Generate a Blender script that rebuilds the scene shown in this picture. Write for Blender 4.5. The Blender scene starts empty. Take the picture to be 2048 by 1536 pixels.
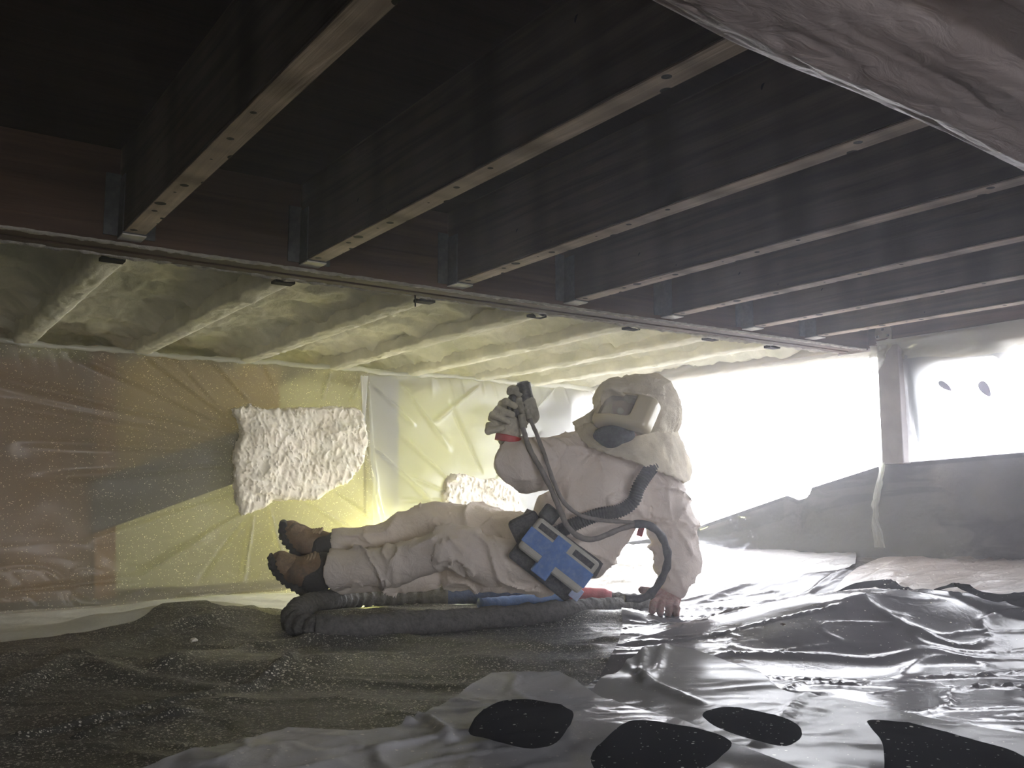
import bpy, bmesh, math, random
import numpy as np
from mathutils import Vector, Matrix
from mathutils.geometry import delaunay_2d_cdt

# ------------------------------------------------------------------ camera, light, exposure
SC = bpy.context.scene
COL = SC.collection
FPX, PITCH, PSI, CZ = 1875.0, math.atan(222 / 1875.0), math.radians(34.5), 0.40
cam_data = bpy.data.cameras.new('camera')
cam = bpy.data.objects.new('camera', cam_data)
COL.objects.link(cam)
cam_data.sensor_width = 36.0
cam_data.lens = 36.0 * FPX / 2048.0
cam_data.clip_start = 0.02
cam.location = (0, 0, CZ)
cam.rotation_euler = (math.pi / 2 + PITCH, 0, -PSI)
SC.camera = cam

world = bpy.data.worlds.new('daylight')
SC.world = world
world.use_nodes = True
WB = world.node_tree.nodes['Background']
WB.inputs[0].default_value = (0.955, 0.955, 1.0, 1)
WB.inputs[1].default_value = 12.0

def portal(loc, rot, sx, sy):
    l = bpy.data.lights.new('portal', 'AREA')
    l.shape = 'RECTANGLE'; l.size = sx; l.size_y = sy
    l.cycles.is_portal = True
    o = bpy.data.objects.new('daylight_portal', l); COL.objects.link(o)
    o.location = loc; o.rotation_euler = rot
    return o

VS = SC.view_settings
VS.view_transform = 'Standard'; VS.look = 'None'; VS.gamma = 1.0; VS.use_curve_mapping = False
VS.exposure = 0.68
SC.cycles.adaptive_threshold = 0.3
SC.cycles.max_bounces = 5
SC.cycles.diffuse_bounces = 3
SC.cycles.glossy_bounces = 2
SC.cycles.transmission_bounces = 4
SC.cycles.transparent_max_bounces = 10
SC.cycles.volume_bounces = 1
SC.cycles.caustics_reflective = False
SC.cycles.caustics_refractive = False
SC.cycles.sample_clamp_indirect = 6.0

# ------------------------------------------------------------------ picture <-> place helpers (all give real 3D points)
SP, CP = math.sin(PSI), math.cos(PSI)
def ray(x, y):
    a, b, c = x - 1024.0, FPX, -(y - 768.0)
    fw = b * math.cos(PITCH) - c * math.sin(PITCH)
    up = b * math.sin(PITCH) + c * math.cos(PITCH)
    return np.array([fw * SP + a * CP, fw * CP - a * SP, up])
CAMP = np.array([0, 0, CZ])
def PZ(x, y, z): r = ray(x, y); return CAMP + r * ((z - CZ) / r[2])
def PX(x, y, X): r = ray(x, y); return CAMP + r * (X / r[0])
def PY(x, y, Y): r = ray(x, y); return CAMP + r * (Y / r[1])
def PD(x, y, d):
    r = ray(x, y); return CAMP + r * (d / (r[0] * SP + r[1] * CP))

# ------------------------------------------------------------------ noise
_rs = np.random.RandomState(7)
_PERM = _rs.permutation(4096).astype(np.int64)
_VAL = _rs.rand(4096) * 2 - 1
def _hash(i, j, k):
    a = _PERM[i & 4095]
    b = _PERM[(a + j) & 4095]
    return _VAL[_PERM[(b + k) & 4095]]
def vnoise(p):
    p = np.asarray(p, float)
    i = np.floor(p).astype(np.int64); f = p - i
    u = f * f * f * (f * (f * 6 - 15) + 10)
    x, y, z = i[:, 0], i[:, 1], i[:, 2]
    r = 0
    for dx in (0, 1):
        wx = u[:, 0] if dx else 1 - u[:, 0]
        for dy in (0, 1):
            wy = u[:, 1] if dy else 1 - u[:, 1]
            for dz in (0, 1):
                wz = u[:, 2] if dz else 1 - u[:, 2]
                r = r + _hash(x + dx, y + dy, z + dz) * wx * wy * wz
    return r
def fbm(p, oct=3, gain=.5, lac=2.03):
    a, s, q = 1.0, 0, np.asarray(p, float)
    for o in range(oct):
        s = s + a * vnoise(q + 17.3 * o); a *= gain; q = q * lac
    return s
def ridged(p, oct=2):
    a, s, q = 1.0, 0, np.asarray(p, float)
    for o in range(oct):
        n = 1 - np.abs(vnoise(q + 31.7 * o)) * 2.2
        s = s + a * np.clip(n, 0, 1) ** 2; a *= .5; q = q * 2.1
    return s
def N2(x, y, z=0.0):
    x = np.asarray(x, float).ravel(); y = np.asarray(y, float).ravel()
    return np.stack([x, y, np.zeros_like(x) + z], 1)
def sstep(e0, e1, x):
    t = np.clip((np.asarray(x, float) - e0) / (e1 - e0), 0, 1); return t * t * (3 - 2 * t)

# ------------------------------------------------------------------ object helpers
def link(name, me, mat=None, parent=None, loc=None):
    o = bpy.data.objects.new(name, me); COL.objects.link(o)
    if mat is not None: me.materials.append(mat)
    if parent is not None: o.parent = parent
    if loc is not None: o.location = loc
    return o
def mesh(name, v, f, mat, parent=None, smooth=True, loc=None):
    me = bpy.data.meshes.new(name)
    v = np.asarray(v, np.float64)
    if isinstance(f, np.ndarray):
        nf, k = f.shape
        me.vertices.add(len(v)); me.vertices.foreach_set('co', v.astype(np.float32).ravel())
        me.loops.add(nf * k); me.loops.foreach_set('vertex_index', f.astype(np.int32).ravel())
        me.polygons.add(nf); me.polygons.foreach_set('loop_start', np.arange(0, nf * k, k, dtype=np.int32))
        me.update(calc_edges=True)
    else:
        me.from_pydata(v.tolist(), [], f)
    me.validate()
    if smooth: me.polygons.foreach_set('use_smooth', np.ones(len(me.polygons), bool))
    me.update()
    return link(name, me, mat, parent, loc)
def grid_faces(nu, nv, closed_u=False):
    U = nu if closed_u else nu - 1
    i, j = np.meshgrid(np.arange(U), np.arange(nv - 1), indexing='ij')
    i = i.ravel(); j = j.ravel(); i2 = (i + 1) % nu
    return np.stack([i * nv + j, i2 * nv + j, i2 * nv + j + 1, i * nv + j + 1], 1)
def grid(name, nu, nv, fn, mat, parent=None, loc=None):
    u, v = np.meshgrid(np.linspace(0, 1, nu), np.linspace(0, 1, nv), indexing='ij')
    return mesh(name, fn(u.ravel(), v.ravel()), grid_faces(nu, nv), mat, parent, True, loc)
def box(name, lo, hi, mat, parent=None, bevel=0.0, loc=None, M=None, seg=2):
    bm = bmesh.new(); bmesh.ops.create_cube(bm, size=1)
    lo = Vector(lo); hi = Vector(hi)
    for v in bm.verts: v.co = Vector([lo[k] + (v.co[k] + .5) * (hi[k] - lo[k]) for k in range(3)])
    if bevel: bmesh.ops.bevel(bm, geom=bm.edges[:], offset=bevel, segments=seg, affect='EDGES', profile=.5)
    if M is not None: bm.transform(M)
    me = bpy.data.meshes.new(name); bm.to_mesh(me); bm.free()
    return link(name, me, mat, parent, loc)
def prism(name, poly, axis, a, b, mat, parent=None, bevel=0.0):
    """polygon extruded along an axis: poly holds the two other coordinates"""
    bm = bmesh.new()
    def P(p, t):
        q = list(p); q.insert(axis, t); return q
    vs = [bm.verts.new(P(p, a)) for p in poly]
    f = bm.faces.new(vs)
    r = bmesh.ops.extrude_face_region(bm, geom=[f])
    d = [0, 0, 0]; d[axis] = b - a
    bmesh.ops.translate(bm, vec=d, verts=[g for g in r['geom'] if isinstance(g, bmesh.types.BMVert)])
    bmesh.ops.recalc_face_normals(bm, faces=bm.faces[:])
    if bevel: bmesh.ops.bevel(bm, geom=bm.edges[:], offset=bevel, segments=2, affect='EDGES', profile=.5)
    me = bpy.data.meshes.new(name); bm.to_mesh(me); bm.free()
    return link(name, me, mat, parent)
def empty(name, loc=(0, 0, 0), rz=0.0):
    o = bpy.data.objects.new(name, None); COL.objects.link(o)
    o.location = loc; o.rotation_euler = (0, 0, rz); o.empty_display_size = .05
    return o
def tag(o, label, cat, group=None, kind=None):
    o['label'] = label; o['category'] = cat
    if group: o['group'] = group
    if kind: o['kind'] = kind
    return o
def struct(o): o['kind'] = 'structure'; return o
def catmull(P, n=12):
    P = np.asarray(P, float); Q = np.vstack([2 * P[0] - P[1], P, 2 * P[-1] - P[-2]])
    out = []
    for i in range(1, len(Q) - 2):
        t = np.linspace(0, 1, n, endpoint=False)[:, None]
        a, b, c, d = Q[i - 1], Q[i], Q[i + 1], Q[i + 2]
        out.append(.5 * ((2 * b) + (-a + c) * t + (2 * a - 5 * b + 4 * c - d) * t ** 2 + (-a + 3 * b - 3 * c + d) * t ** 3))
    out.append(P[-1:]); return np.vstack(out)
def resample(P, step):
    s = np.r_[0, np.cumsum(np.linalg.norm(np.diff(P, axis=0), axis=1))]
    t = np.linspace(0, s[-1], max(3, int(s[-1] / step) + 1))
    return np.stack([np.interp(t, s, P[:, k]) for k in range(3)], 1), t
def sweep(name, pts, rad, mat, parent=None, step=.006, seg=14, rough=0.0):
    """tube along a smooth path; rad(s in metres along it, total) -> radius array"""
    P, s = resample(catmull(pts), step)
    T = np.gradient(P, axis=0); T /= np.linalg.norm(T, axis=1)[:, None]
    up = np.array([0, 0, 1.0]); 
    n = np.cross(T[0], up); n = n if np.linalg.norm(n) > .1 else np.cross(T[0], [1, 0, 0]); n /= np.linalg.norm(n)
    Ns = []
    for t in T:
        n = n - t * np.dot(n, t); n /= np.linalg.norm(n); Ns.append(n)
    Ns = np.array(Ns); Bs = np.cross(T, Ns)
    r = rad(s, s[-1]) if callable(rad) else np.full(len(s), rad)
    a = np.linspace(0, 2 * np.pi, seg, endpoint=False)
    V = P[:, None, :] + r[:, None, None] * (Ns[:, None, :] * np.cos(a)[None, :, None] + Bs[:, None, :] * np.sin(a)[None, :, None])
    V = V.reshape(-1, 3)
    if rough:
        c = np.repeat(P, seg, 0); d = V - c; l = np.linalg.norm(d, axis=1)[:, None] + 1e-9
        V = c + d / l * (l + (rough * fbm(V * 60, 3))[:, None])
    i, j = np.meshgrid(np.arange(len(P) - 1), np.arange(seg), indexing='ij'); i = i.ravel(); j = j.ravel(); j2 = (j + 1) % seg
    F = np.stack([i * seg + j, i * seg + j2, (i + 1) * seg + j2, (i + 1) * seg + j], 1).tolist()
    F.append(list(range(seg))[::-1]); F.append([(len(P) - 1) * seg + k for k in range(seg)])
    return mesh(name, V, F, mat, parent)

# ------------------------------------------------------------------ distance-field modelling
def cap(a, b, ra, rb):
    a = np.array(a, float); b = np.array(b, float)
    def f(p):
        ab = b - a; t = np.clip(((p - a) @ ab) / (ab @ ab), 0, 1)
        return np.linalg.norm(p - a - t[:, None] * ab, axis=1) - (ra + (rb - ra) * t)
    return f
def ell(c, r, R=None):
    c = np.array(c, float); r = np.array(r, float)
    def f(p):
        q = p - c
        if R is not None: q = q @ R
        k0 = np.linalg.norm(q / r, axis=1); k1 = np.linalg.norm(q / (r * r), axis=1) + 1e-9
        return k0 * (k0 - 1) / k1
    return f
def rbox(c, h, rad, R=None):
    c = np.array(c, float); h = np.array(h, float) - rad
    def f(p):
        q = p - c
        if R is not None: q = q @ R
        q = np.abs(q) - h
        return np.linalg.norm(np.maximum(q, 0), axis=1) + np.minimum(q.max(1), 0) - rad
    return f
def smin(a, b, k):
    h = np.clip(.5 + .5 * (b - a) / k, 0, 1); return b + (a - b) * h - k * h * (1 - h)
def union(fs, k):
    def f(p):
        d = fs[0](p)
        for g in fs[1:]: d = smin(d, g(p), k)
        return d
    return f
def surf(fn, lo, hi, h, disp=None, band=.035):
    lo = np.array(lo, float); hi = np.array(hi, float)
    n = np.ceil((hi - lo) / h).astype(int) + 1
    ax = [lo[k] + h * np.arange(n[k]) for k in range(3)]
    G = np.stack(np.meshgrid(*ax, indexing='ij'), -1).reshape(-1, 3)
    F = np.empty(len(G))
    for s in range(0, len(G), 400000): F[s:s + 400000] = fn(G[s:s + 400000])
    if disp is not None:
        m = np.abs(F) < band; F[m] -= disp(G[m])
    F = F.reshape(n)
    S = F < 0
    cn = np.zeros(n - 1, int)
    for dx in (0, 1):
        for dy in (0, 1):
            for dz in (0, 1):
                cn += S[dx:n[0] - 1 + dx, dy:n[1] - 1 + dy, dz:n[2] - 1 + dz]
    ci = np.argwhere((cn > 0) & (cn < 8))
    acc = np.zeros((len(ci), 3)); cnt = np.zeros(len(ci))
    for axis in range(3):
        for o1 in (0, 1):
            for o2 in (0, 1):
                A = ci.copy(); oth = [k for k in range(3) if k != axis]
                A[:, oth[0]] += o1; A[:, oth[1]] += o2
                B = A.copy(); B[:, axis] += 1
                fa = F[A[:, 0], A[:, 1], A[:, 2]]; fb = F[B[:, 0], B[:, 1], B[:, 2]]
                m = (fa < 0) != (fb < 0)
                t = np.where(m, fa / np.where(m, fa - fb, 1), 0)
                pt = A.astype(float); pt[:, axis] += t
                acc[m] += pt[m]; cnt[m] += 1
    V = lo + h * acc / np.maximum(cnt, 1)[:, None]
    idx = -np.ones(n - 1, np.int64); idx[ci[:, 0], ci[:, 1], ci[:, 2]] = np.arange(len(ci))
    Q = []
    for axis in range(3):
        sl0 = [slice(None)] * 3; sl1 = [slice(None)] * 3
        sl0[axis] = slice(0, -1); sl1[axis] = slice(1, None)
        ch = np.argwhere(S[tuple(sl0)] != S[tuple(sl1)])
        b, c = [(axis + 1) % 3, (axis + 2) % 3]
        ok = (ch[:, b] > 0) & (ch[:, c] > 0) & (ch[:, b] < n[b] - 1) & (ch[:, c] < n[c] - 1); ch = ch[ok]
        def at(db, dc):
            q = ch.copy(); q[:, b] += db; q[:, c] += dc; return idx[q[:, 0], q[:, 1], q[:, 2]]
        quad = np.stack([at(-1, -1), at(0, -1), at(0, 0), at(-1, 0)], 1)
        ins = S[ch[:, 0], ch[:, 1], ch[:, 2]]
        quad[~ins] = quad[~ins][:, ::-1]
        Q.append(quad)
    return V, np.vstack(Q)
def sdf(name, fn, lo, hi, h, mat, parent=None, disp=None, band=.035):
    V, Q = surf(fn, lo, hi, h, disp, band)
    return mesh(name, V, Q, mat, parent)
def bounds(pts, r):
    p = np.array(pts, float); return p.min(0) - r, p.max(0) + r

# ------------------------------------------------------------------ materials
class NT:
    def __init__(s, name):
        s.m = bpy.data.materials.new(name); s.m.use_nodes = True
        s.t = s.m.node_tree; s.t.nodes.clear()
        s.out = s.n('ShaderNodeOutputMaterial')
    def n(s, typ, **kw):
        nd = s.t.nodes.new(typ)
        for k, v in kw.items():
            if k.startswith('i_'): nd.inputs[k[2:].replace('_', ' ')].default_value = v
            else: setattr(nd, k, v)
        return nd
    def l(s, a, b): s.t.links.new(a, b)
    def coords(s, kind='Object', scale=(1, 1, 1), rot=(0, 0, 0)):
        tc = s.n('ShaderNodeTexCoord'); mp = s.n('ShaderNodeMapping')
        mp.inputs['Scale'].default_value = scale; mp.inputs['Rotation'].default_value = rot
        s.l(tc.outputs[kind], mp.inputs['Vector']); return mp.outputs[0]
    def noise(s, vec, scale, detail=3, rough=.55, dist=0.0):
        nd = s.n('ShaderNodeTexNoise'); nd.inputs['Scale'].default_value = scale
        nd.inputs['Detail'].default_value = detail; nd.inputs['Roughness'].default_value = rough
        nd.inputs['Distortion'].default_value = dist
        s.l(vec, nd.inputs['Vector']); return nd.outputs['Fac']
    def ramp(s, fac, stops):
        r = s.n('ShaderNodeValToRGB'); e = r.color_ramp.elements
        while len(e) < len(stops): e.new(.5)
        for k, (p, c) in enumerate(stops):
            e[k].position = p; e[k].color = (*c, 1) if len(c) == 3 else c
        s.l(fac, r.inputs[0]); return r.outputs[0]
    def mix(s, fac, a, b, mode='MIX'):
        m = s.n('ShaderNodeMix', data_type='RGBA', blend_type=mode)
        for sock, val in ((m.inputs[0], fac), (m.inputs[6], a), (m.inputs[7], b)):
            if isinstance(val, (int, float)): sock.default_value = val
            elif isinstance(val, tuple): sock.default_value = (*val, 1)
            else: s.l(val, sock)
        return m.outputs[2]
    def bump(s, h, strength, dist, normal=None):
        b = s.n('ShaderNodeBump'); b.inputs['Strength'].default_value = strength; b.inputs['Distance'].default_value = dist
        s.l(h, b.inputs['Height'])
        if normal is not None: s.l(normal, b.inputs['Normal'])
        return b.outputs[0]
    def specks(s, vec, scale, size, dens):
        """white dots of overspray: voronoi cells, only some of them, with a dot radius"""
        v = s.n('ShaderNodeTexVoronoi'); v.inputs['Scale'].default_value = scale
        s.l(vec, v.inputs['Vector'])
        sep = s.n('ShaderNodeSeparateColor'); s.l(v.outputs['Color'], sep.inputs[0])
        sz = s.n('ShaderNodeMath', operation='MULTIPLY'); s.l(sep.outputs[1], sz.inputs[0]); sz.inputs[1].default_value = size
        lt = s.n('ShaderNodeMath', operation='LESS_THAN'); s.l(v.outputs['Distance'], lt.inputs[0]); s.l(sz.outputs[0], lt.inputs[1])
        d = s.n('ShaderNodeMath', operation='LESS_THAN'); s.l(sep.outputs[0], d.inputs[0]); d.inputs[1].default_value = dens
        m = s.n('ShaderNodeMath', operation='MULTIPLY'); s.l(lt.outputs[0], m.inputs[0]); s.l(d.outputs[0], m.inputs[1])
        return m.outputs[0]
    def pbsdf(s, col, rough=.6, normal=None, spec=.5, metal=0.0):
        b = s.n('ShaderNodeBsdfPrincipled')
        if isinstance(col, tuple): b.inputs['Base Color'].default_value = (*col, 1)
        else: s.l(col, b.inputs['Base Color'])
        if isinstance(rough, (int, float)): b.inputs['Roughness'].default_value = rough
        else: s.l(rough, b.inputs['Roughness'])
        b.inputs['Specular IOR Level'].default_value = spec; b.inputs['Metallic'].default_value = metal
        if normal is not None: s.l(normal, b.inputs['Normal'])
        return b.outputs[0]
    def done(s, sh): s.l(sh, s.out.inputs['Surface']); return s.m

def simple(name, col, rough=.6, var=.25, scale=20, bump=0.0, bscale=60, spec=.5, metal=0.0, dust=None, dust_amt=0.0):
    t = NT(name); v = t.coords()
    n = t.noise(v, scale, 4)
    c = t.ramp(n, [(.3, tuple(x * (1 - var) for x in col)), (.7, tuple(min(1, x * (1 + var)) for x in col))])
    if dust is not None:
        dn = t.noise(v, scale * 2.7, 5, .7)
        df = t.ramp(dn, [(.55 - dust_amt * .3, (0, 0, 0)), (.75, (dust_amt,) * 3)])
        c = t.mix(df, c, dust)
    nm = t.bump(t.noise(v, bscale, 4), bump, .01) if bump else None
    return t.done(t.pbsdf(c, rough, nm, spec, metal))

def wood(name, dark, light, axis=1, stain=.6, bands=5.0, fleck=0.0):
    t = NT(name)
    sc = [38, 38, 38]; sc[axis] = 1.6
    v = t.coords(scale=tuple(sc)); o = t.coords()
    g = t.noise(v, 1.0, 5, .6, .6)
    c = t.ramp(g, [(.28, dark), (.62, light), (.8, tuple(x * .8 for x in light))])
    bs = [1.2, 1.2, .35]; bs[axis] = bands
    b = t.noise(t.coords(scale=tuple(bs)), 1.0, 2, .5)
    bf = t.ramp(b, [(.42, (0, 0, 0)), (.62, (stain,) * 3)])
    c = t.mix(bf, c, tuple(x * .45 for x in dark))
    big = t.ramp(t.noise(o, 2.3, 2), [(.3, (.75, .72, .7)), (.7, (1, 1, 1))])
    c = t.mix(1.0, c, big, 'MULTIPLY')
    if fleck:
        s = t.specks(o, 30, .45, fleck)
        c = t.mix(s, c, (.012, .010, .009))
    nm = t.bump(g, .5, .004)
    return t.done(t.pbsdf(c, .75, nm, .25))

def foam(name, base=(.80, .74, .52), other=(.62, .60, .42), scale=7, bscale=120, bump=.5):
    t = NT(name); v = t.coords()
    c = t.ramp(t.noise(v, scale, 4, .6), [(.35, other), (.62, base)])
    c = t.mix(t.ramp(t.noise(v, 2.2, 2), [(.4, (0, 0, 0)), (.68, (.35,) * 3)]), c, (.42, .44, .32))
    h = t.noise(v, bscale, 5, .65)
    return t.done(t.pbsdf(c, .85, t.bump(h, bump, .006), .2))

def poly(name, clear=.45, tint=(.82, .82, .80), tcol=(.95, .95, .93), gloss=.22, rough=.12, speck=0.0, trans=.6, bump=0, bscale=26, speck_scale=130):
    """polythene: part see-through, part milky, with a shiny skin and overspray dots (kept light: shadow rays run through it)"""
    t = NT(name)
    d = t.n('ShaderNodeBsdfDiffuse'); d.inputs[0].default_value = (*tint, 1)
    tr = t.n('ShaderNodeBsdfTranslucent'); tr.inputs[0].default_value = (*tint, 1)
    m1 = t.n('ShaderNodeMixShader'); m1.inputs[0].default_value = trans
    t.l(d.outputs[0], m1.inputs[1]); t.l(tr.outputs[0], m1.inputs[2])
    tp = t.n('ShaderNodeBsdfTransparent'); tp.inputs[0].default_value = (*tcol, 1)
    m2 = t.n('ShaderNodeMixShader'); m2.inputs[0].default_value = clear
    t.l(m1.outputs[0], m2.inputs[1]); t.l(tp.outputs[0], m2.inputs[2])
    sh = m2.outputs[0]
    if gloss:
        gl = t.n('ShaderNodeBsdfGlossy'); gl.inputs['Roughness'].default_value = rough; gl.inputs[0].default_value = (.95, .95, .97, 1)
        m3 = t.n('ShaderNodeMixShader'); m3.inputs[0].default_value = gloss; t.l(sh, m3.inputs[1]); t.l(gl.outputs[0], m3.inputs[2])
        sh = m3.outputs[0]
    if speck:
        v = t.coords(); s1 = t.specks(v, speck_scale, .42, speck)
        dd = t.n('ShaderNodeBsdfDiffuse'); dd.inputs[0].default_value = (.85, .80, .66, 1)
        m4 = t.n('ShaderNodeMixShader'); t.l(s1, m4.inputs[0]); t.l(sh, m4.inputs[1]); t.l(dd.outputs[0], m4.inputs[2])
        sh = m4.outputs[0]
    return t.done(sh)

def groundsheet(name, col, rough=.25, speck=0.0, bump=.5, bscale=18, var=.3, stretch=(1, 1, 1), spec=.5, coat=0.0, dust=None):
    """opaque sheeting on the ground"""
    t = NT(name); v = t.coords(scale=stretch); o = t.coords()
    c = t.ramp(t.noise(o, 3.5, 4, .6), [(.3, tuple(x * (1 - var) for x in col)), (.7, tuple(x * (1 + var) for x in col))])
    if dust: c = t.mix(t.ramp(t.noise(o, 9, 5, .7), [(.4, (0, 0, 0)), (.75, (.55,) * 3)]), c, dust)
    rg = rough
    if speck:
        s1 = t.specks(o, 150, .48, speck); s2 = t.specks(o, 70, .26, speck * .6); s3 = t.specks(o, 330, .5, speck * .9)
        mx = t.n('ShaderNodeMath', operation='MAXIMUM'); t.l(s1, mx.inputs[0]); t.l(s2, mx.inputs[1])
        my = t.n('ShaderNodeMath', operation='MAXIMUM'); t.l(mx.outputs[0], my.inputs[0]); t.l(s3, my.inputs[1])
        dens = t.ramp(t.noise(o, 4.0, 3), [(.3, (.25,) * 3), (.65, (1,) * 3)])
        ml = t.n('ShaderNodeMath', operation='MULTIPLY'); t.l(my.outputs[0], ml.inputs[0]); t.l(dens, ml.inputs[1])
        c = t.mix(ml.outputs[0], c, (.85, .82, .74))
    h = t.noise(v, bscale, 4, .6, 1.5)
    fine = t.noise(o, 260, 2)
    nm = t.bump(fine, .05, .002, t.bump(h, bump, .012))
    return t.done(t.pbsdf(c, rg, nm, spec))
# ------------------------------------------------------------------ the place: sizes
ZJ, ZS = 0.97, 1.17                 # underside of joists, underside of subfloor
YG0, YG1 = 2.166, 2.30              # girder
YSH, YW = 3.87, 4.50                # hung sheet, wall behind it
XE, XL, YN = 3.20, -1.70, -2.30     # right wall, left wall, near wall
JX = [0.474, 0.897, 1.321, 1.721, 2.113, 2.491, 2.823]   # right lower edges of the joists
JW = 0.046

portal((3.42, 3.1, .62), (0, math.pi / 2, 0), .80, 2.7)
portal((3.42, 1.62, .72), (0, math.pi / 2, 0), .44, .84)

# materials of the shell
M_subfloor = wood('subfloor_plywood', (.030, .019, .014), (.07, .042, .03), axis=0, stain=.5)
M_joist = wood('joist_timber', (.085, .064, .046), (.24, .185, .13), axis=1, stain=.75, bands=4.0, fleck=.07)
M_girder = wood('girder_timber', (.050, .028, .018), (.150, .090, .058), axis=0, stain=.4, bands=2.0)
M_rim = wood('rim_timber', (.08, .045, .03), (.22, .13, .09), axis=1, stain=.3)
M_steel = simple('galvanised_steel', (.06, .066, .075), .6, .25, 30, metal=.3, dust=(.2, .2, .18), dust_amt=.4)
M_seat = simple('dusty_steel_seat', (.62, .60, .54), .6, .15, 30)
M_black = simple('black_steel', (.010, .010, .011), .8, spec=.05)
M_foam = foam('ceiling_spray_foam', (.86, .82, .68), (.68, .66, .54), 8, 110, .6)
M_foam_j = foam('joist_spray_foam', (.90, .86, .70), (.74, .71, .57), 10, 140, .5)
M_crust = foam('overspray_crust', (.62, .58, .50), (.40, .37, .33), 40, 260, .8)
M_concrete = simple('dark_stem_wall', (.055, .055, .062), .55, .3, 6, .3, 40)
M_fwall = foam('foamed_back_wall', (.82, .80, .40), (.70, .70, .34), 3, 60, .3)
M_earth = simple('bare_earth', (.10, .08, .06), .9, .3, 8, .6, 30)

# ground under everything and the shell
def terrain(x, y):
    x = np.asarray(x, float); y = np.asarray(y, float)
    a = x * CP - y * SP; d = x * SP + y * CP
    z = .018 * fbm(N2(x * 1.7, y * 1.7, 3.1), 3) 
    z = z * (1 - .85 * np.exp(-((d - 3.15) / .30) ** 2 - (np.maximum(np.abs(a - .05) - .75, 0) / .2) ** 2))
    g = lambda a0, d0, sa, sd, h: h * np.exp(-((a - a0) / sa) ** 2 / 2 - ((d - d0) / sd) ** 2 / 2)
    z = z * (1 - .6 * sstep(.1, .5, a) * (1 - sstep(2.0, 2.4, d)))
    z = z + g(-1.00, 2.95, .20, .16, .065) + g(-1.35, 2.2, .35, .22, .03)
    z = z + .035 * np.exp(-((d - 3.06) / .09) ** 2) * sstep(-.75, -.5, a) * (1 - sstep(.35, .5, a))
    z = z + g(.98, 2.55, .34, .20, .115) + g(1.6, 2.5, .35, .25, .07)
    z = z + g(-.35, 2.25, .45, .10, .022) + g(.15, 1.95, .4, .09, .022) - g(-.3, 2.05, .6, .08, .014)
    z = z + .17 * sstep(2.45, 3.15, x) * (1 - .35 * sstep(2.9, 4.2, y))
    z = z + g(.05, 1.55, .22, .10, .012) + g(.55, 1.75, .5, .12, .006)
    return z
def tnp(P): return terrain(np.array([P[0]]), np.array([P[1]]))[0]
def PT(px, py, off=0.0):
    z = 0.0
    for _ in range(14): p = PZ(px, py, z + off); z = .5 * z + .5 * tnp(p)
    return p

struct(box('ground', (-8, -8, -.35), (14, 14, -.16), M_earth))
floor = struct(grid('floor', 130, 150, lambda u, v: np.stack([XL + u * (XE + .1 - XL), YN + v * (YW + .1 - YN), terrain(XL + u * (XE + .1 - XL), YN + v * (YW + .1 - YN)) - .012], 1), M_earth))
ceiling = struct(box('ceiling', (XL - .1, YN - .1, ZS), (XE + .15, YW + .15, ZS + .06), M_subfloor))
struct(box('wall_left', (XL - .12, YN, -.2), (XL, YW, ZS), M_concrete))
# near wall, behind the viewer, with a made-up opening added for front fill light
HX0, HX1, HZ0, HZ1 = -.5, 1.5, .10, .80
struct(prism('wall_near', [(XL, -.2), (XE, -.2), (XE, ZS), (HX1, ZS), (HX1, HZ0), (HX0, HZ0), (HX0, ZS), (XL, ZS)], 1, YN - .12, YN, M_concrete))
struct(box('trim_2', (HX0, YN - .12, HZ1), (HX1, YN, ZS), M_rim))
portal(((HX0 + HX1) / 2, YN - .2, (HZ0 + HZ1) / 2), (math.pi / 2, 0, 0), HX1 - HX0, HZ1 - HZ0)
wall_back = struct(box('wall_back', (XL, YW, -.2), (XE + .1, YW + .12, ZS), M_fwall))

# right wall: stem wall with a stepped top, header, post; two openings to daylight
stem = [(4.5, -.2), (4.5, .955), (4.06, .955), (4.06, .165), (3.6, .17), (3.30, .21), (3.16, .245), (3.06, .275), (2.60, .402), (2.565, .392), (2.54, .382), (2.515, .388), (2.50, .405), (2.488, .430), (2.137, .519), (1.62, .545), (1.2, .56), (1.2, ZS), (YN, ZS), (YN, -.2)]
wall_right = struct(prism('wall_right', stem, 0, XE, XE + .14, M_concrete))
trim = struct(prism('trim_1', [(1.2, .925), (2.1, .925), (2.14, .955), (4.5, .955), (4.5, ZS), (1.2, ZS)], 0, XE + .005, XE + .14, M_rim))
rim = box('rim_board', (XE - .04, YN, ZJ - .005), (XE, 2.166, ZS), M_rim, None, .002)
tag(rim, 'reddish brown rim board above the right-hand plastic window, behind the last joist', 'board')

post = empty('wooden_post', (XE + .0, 2.085, .515))
M_post = simple('wrapped_grey_post', (.30, .27, .26), .5, .2, 9)
box('shaft', (-.045, -.045, 0), (.045, .045, ZJ - .515), M_post, post, .004)
tag(post, 'grey timber post under the end of the girder between the two bright openings', 'post')
pl = empty('post_cap_plate', (XE - .042, 2.10, ZJ))
def plate():
    pts = []
    for k in range(20):
        a = 2 * math.pi * k / 20; pts.append((.036 * math.cos(a), .042 + .036 * math.sin(a)))
    pts = [p for p in pts if p[1] > .02] + []
    pts = sorted([p for p in pts], key=lambda p: math.atan2(p[1] - .03, p[0]))
    return [(.036, 0.0)] + pts + [(-.036, 0.0)]
prism('plate', plate(), 0, -.004, 0.0, M_seat, pl)
for by, bz in ((.0, .055), (.022, .03), (-.022, .03)):
    box('bolt_head', (-.009, by - .005, bz - .005), (-.004, by + .005, bz + .005), M_black, pl, .0015)
tag(pl, 'pale rounded steel plate bolted to the rim board above the grey post', 'plate')

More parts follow.
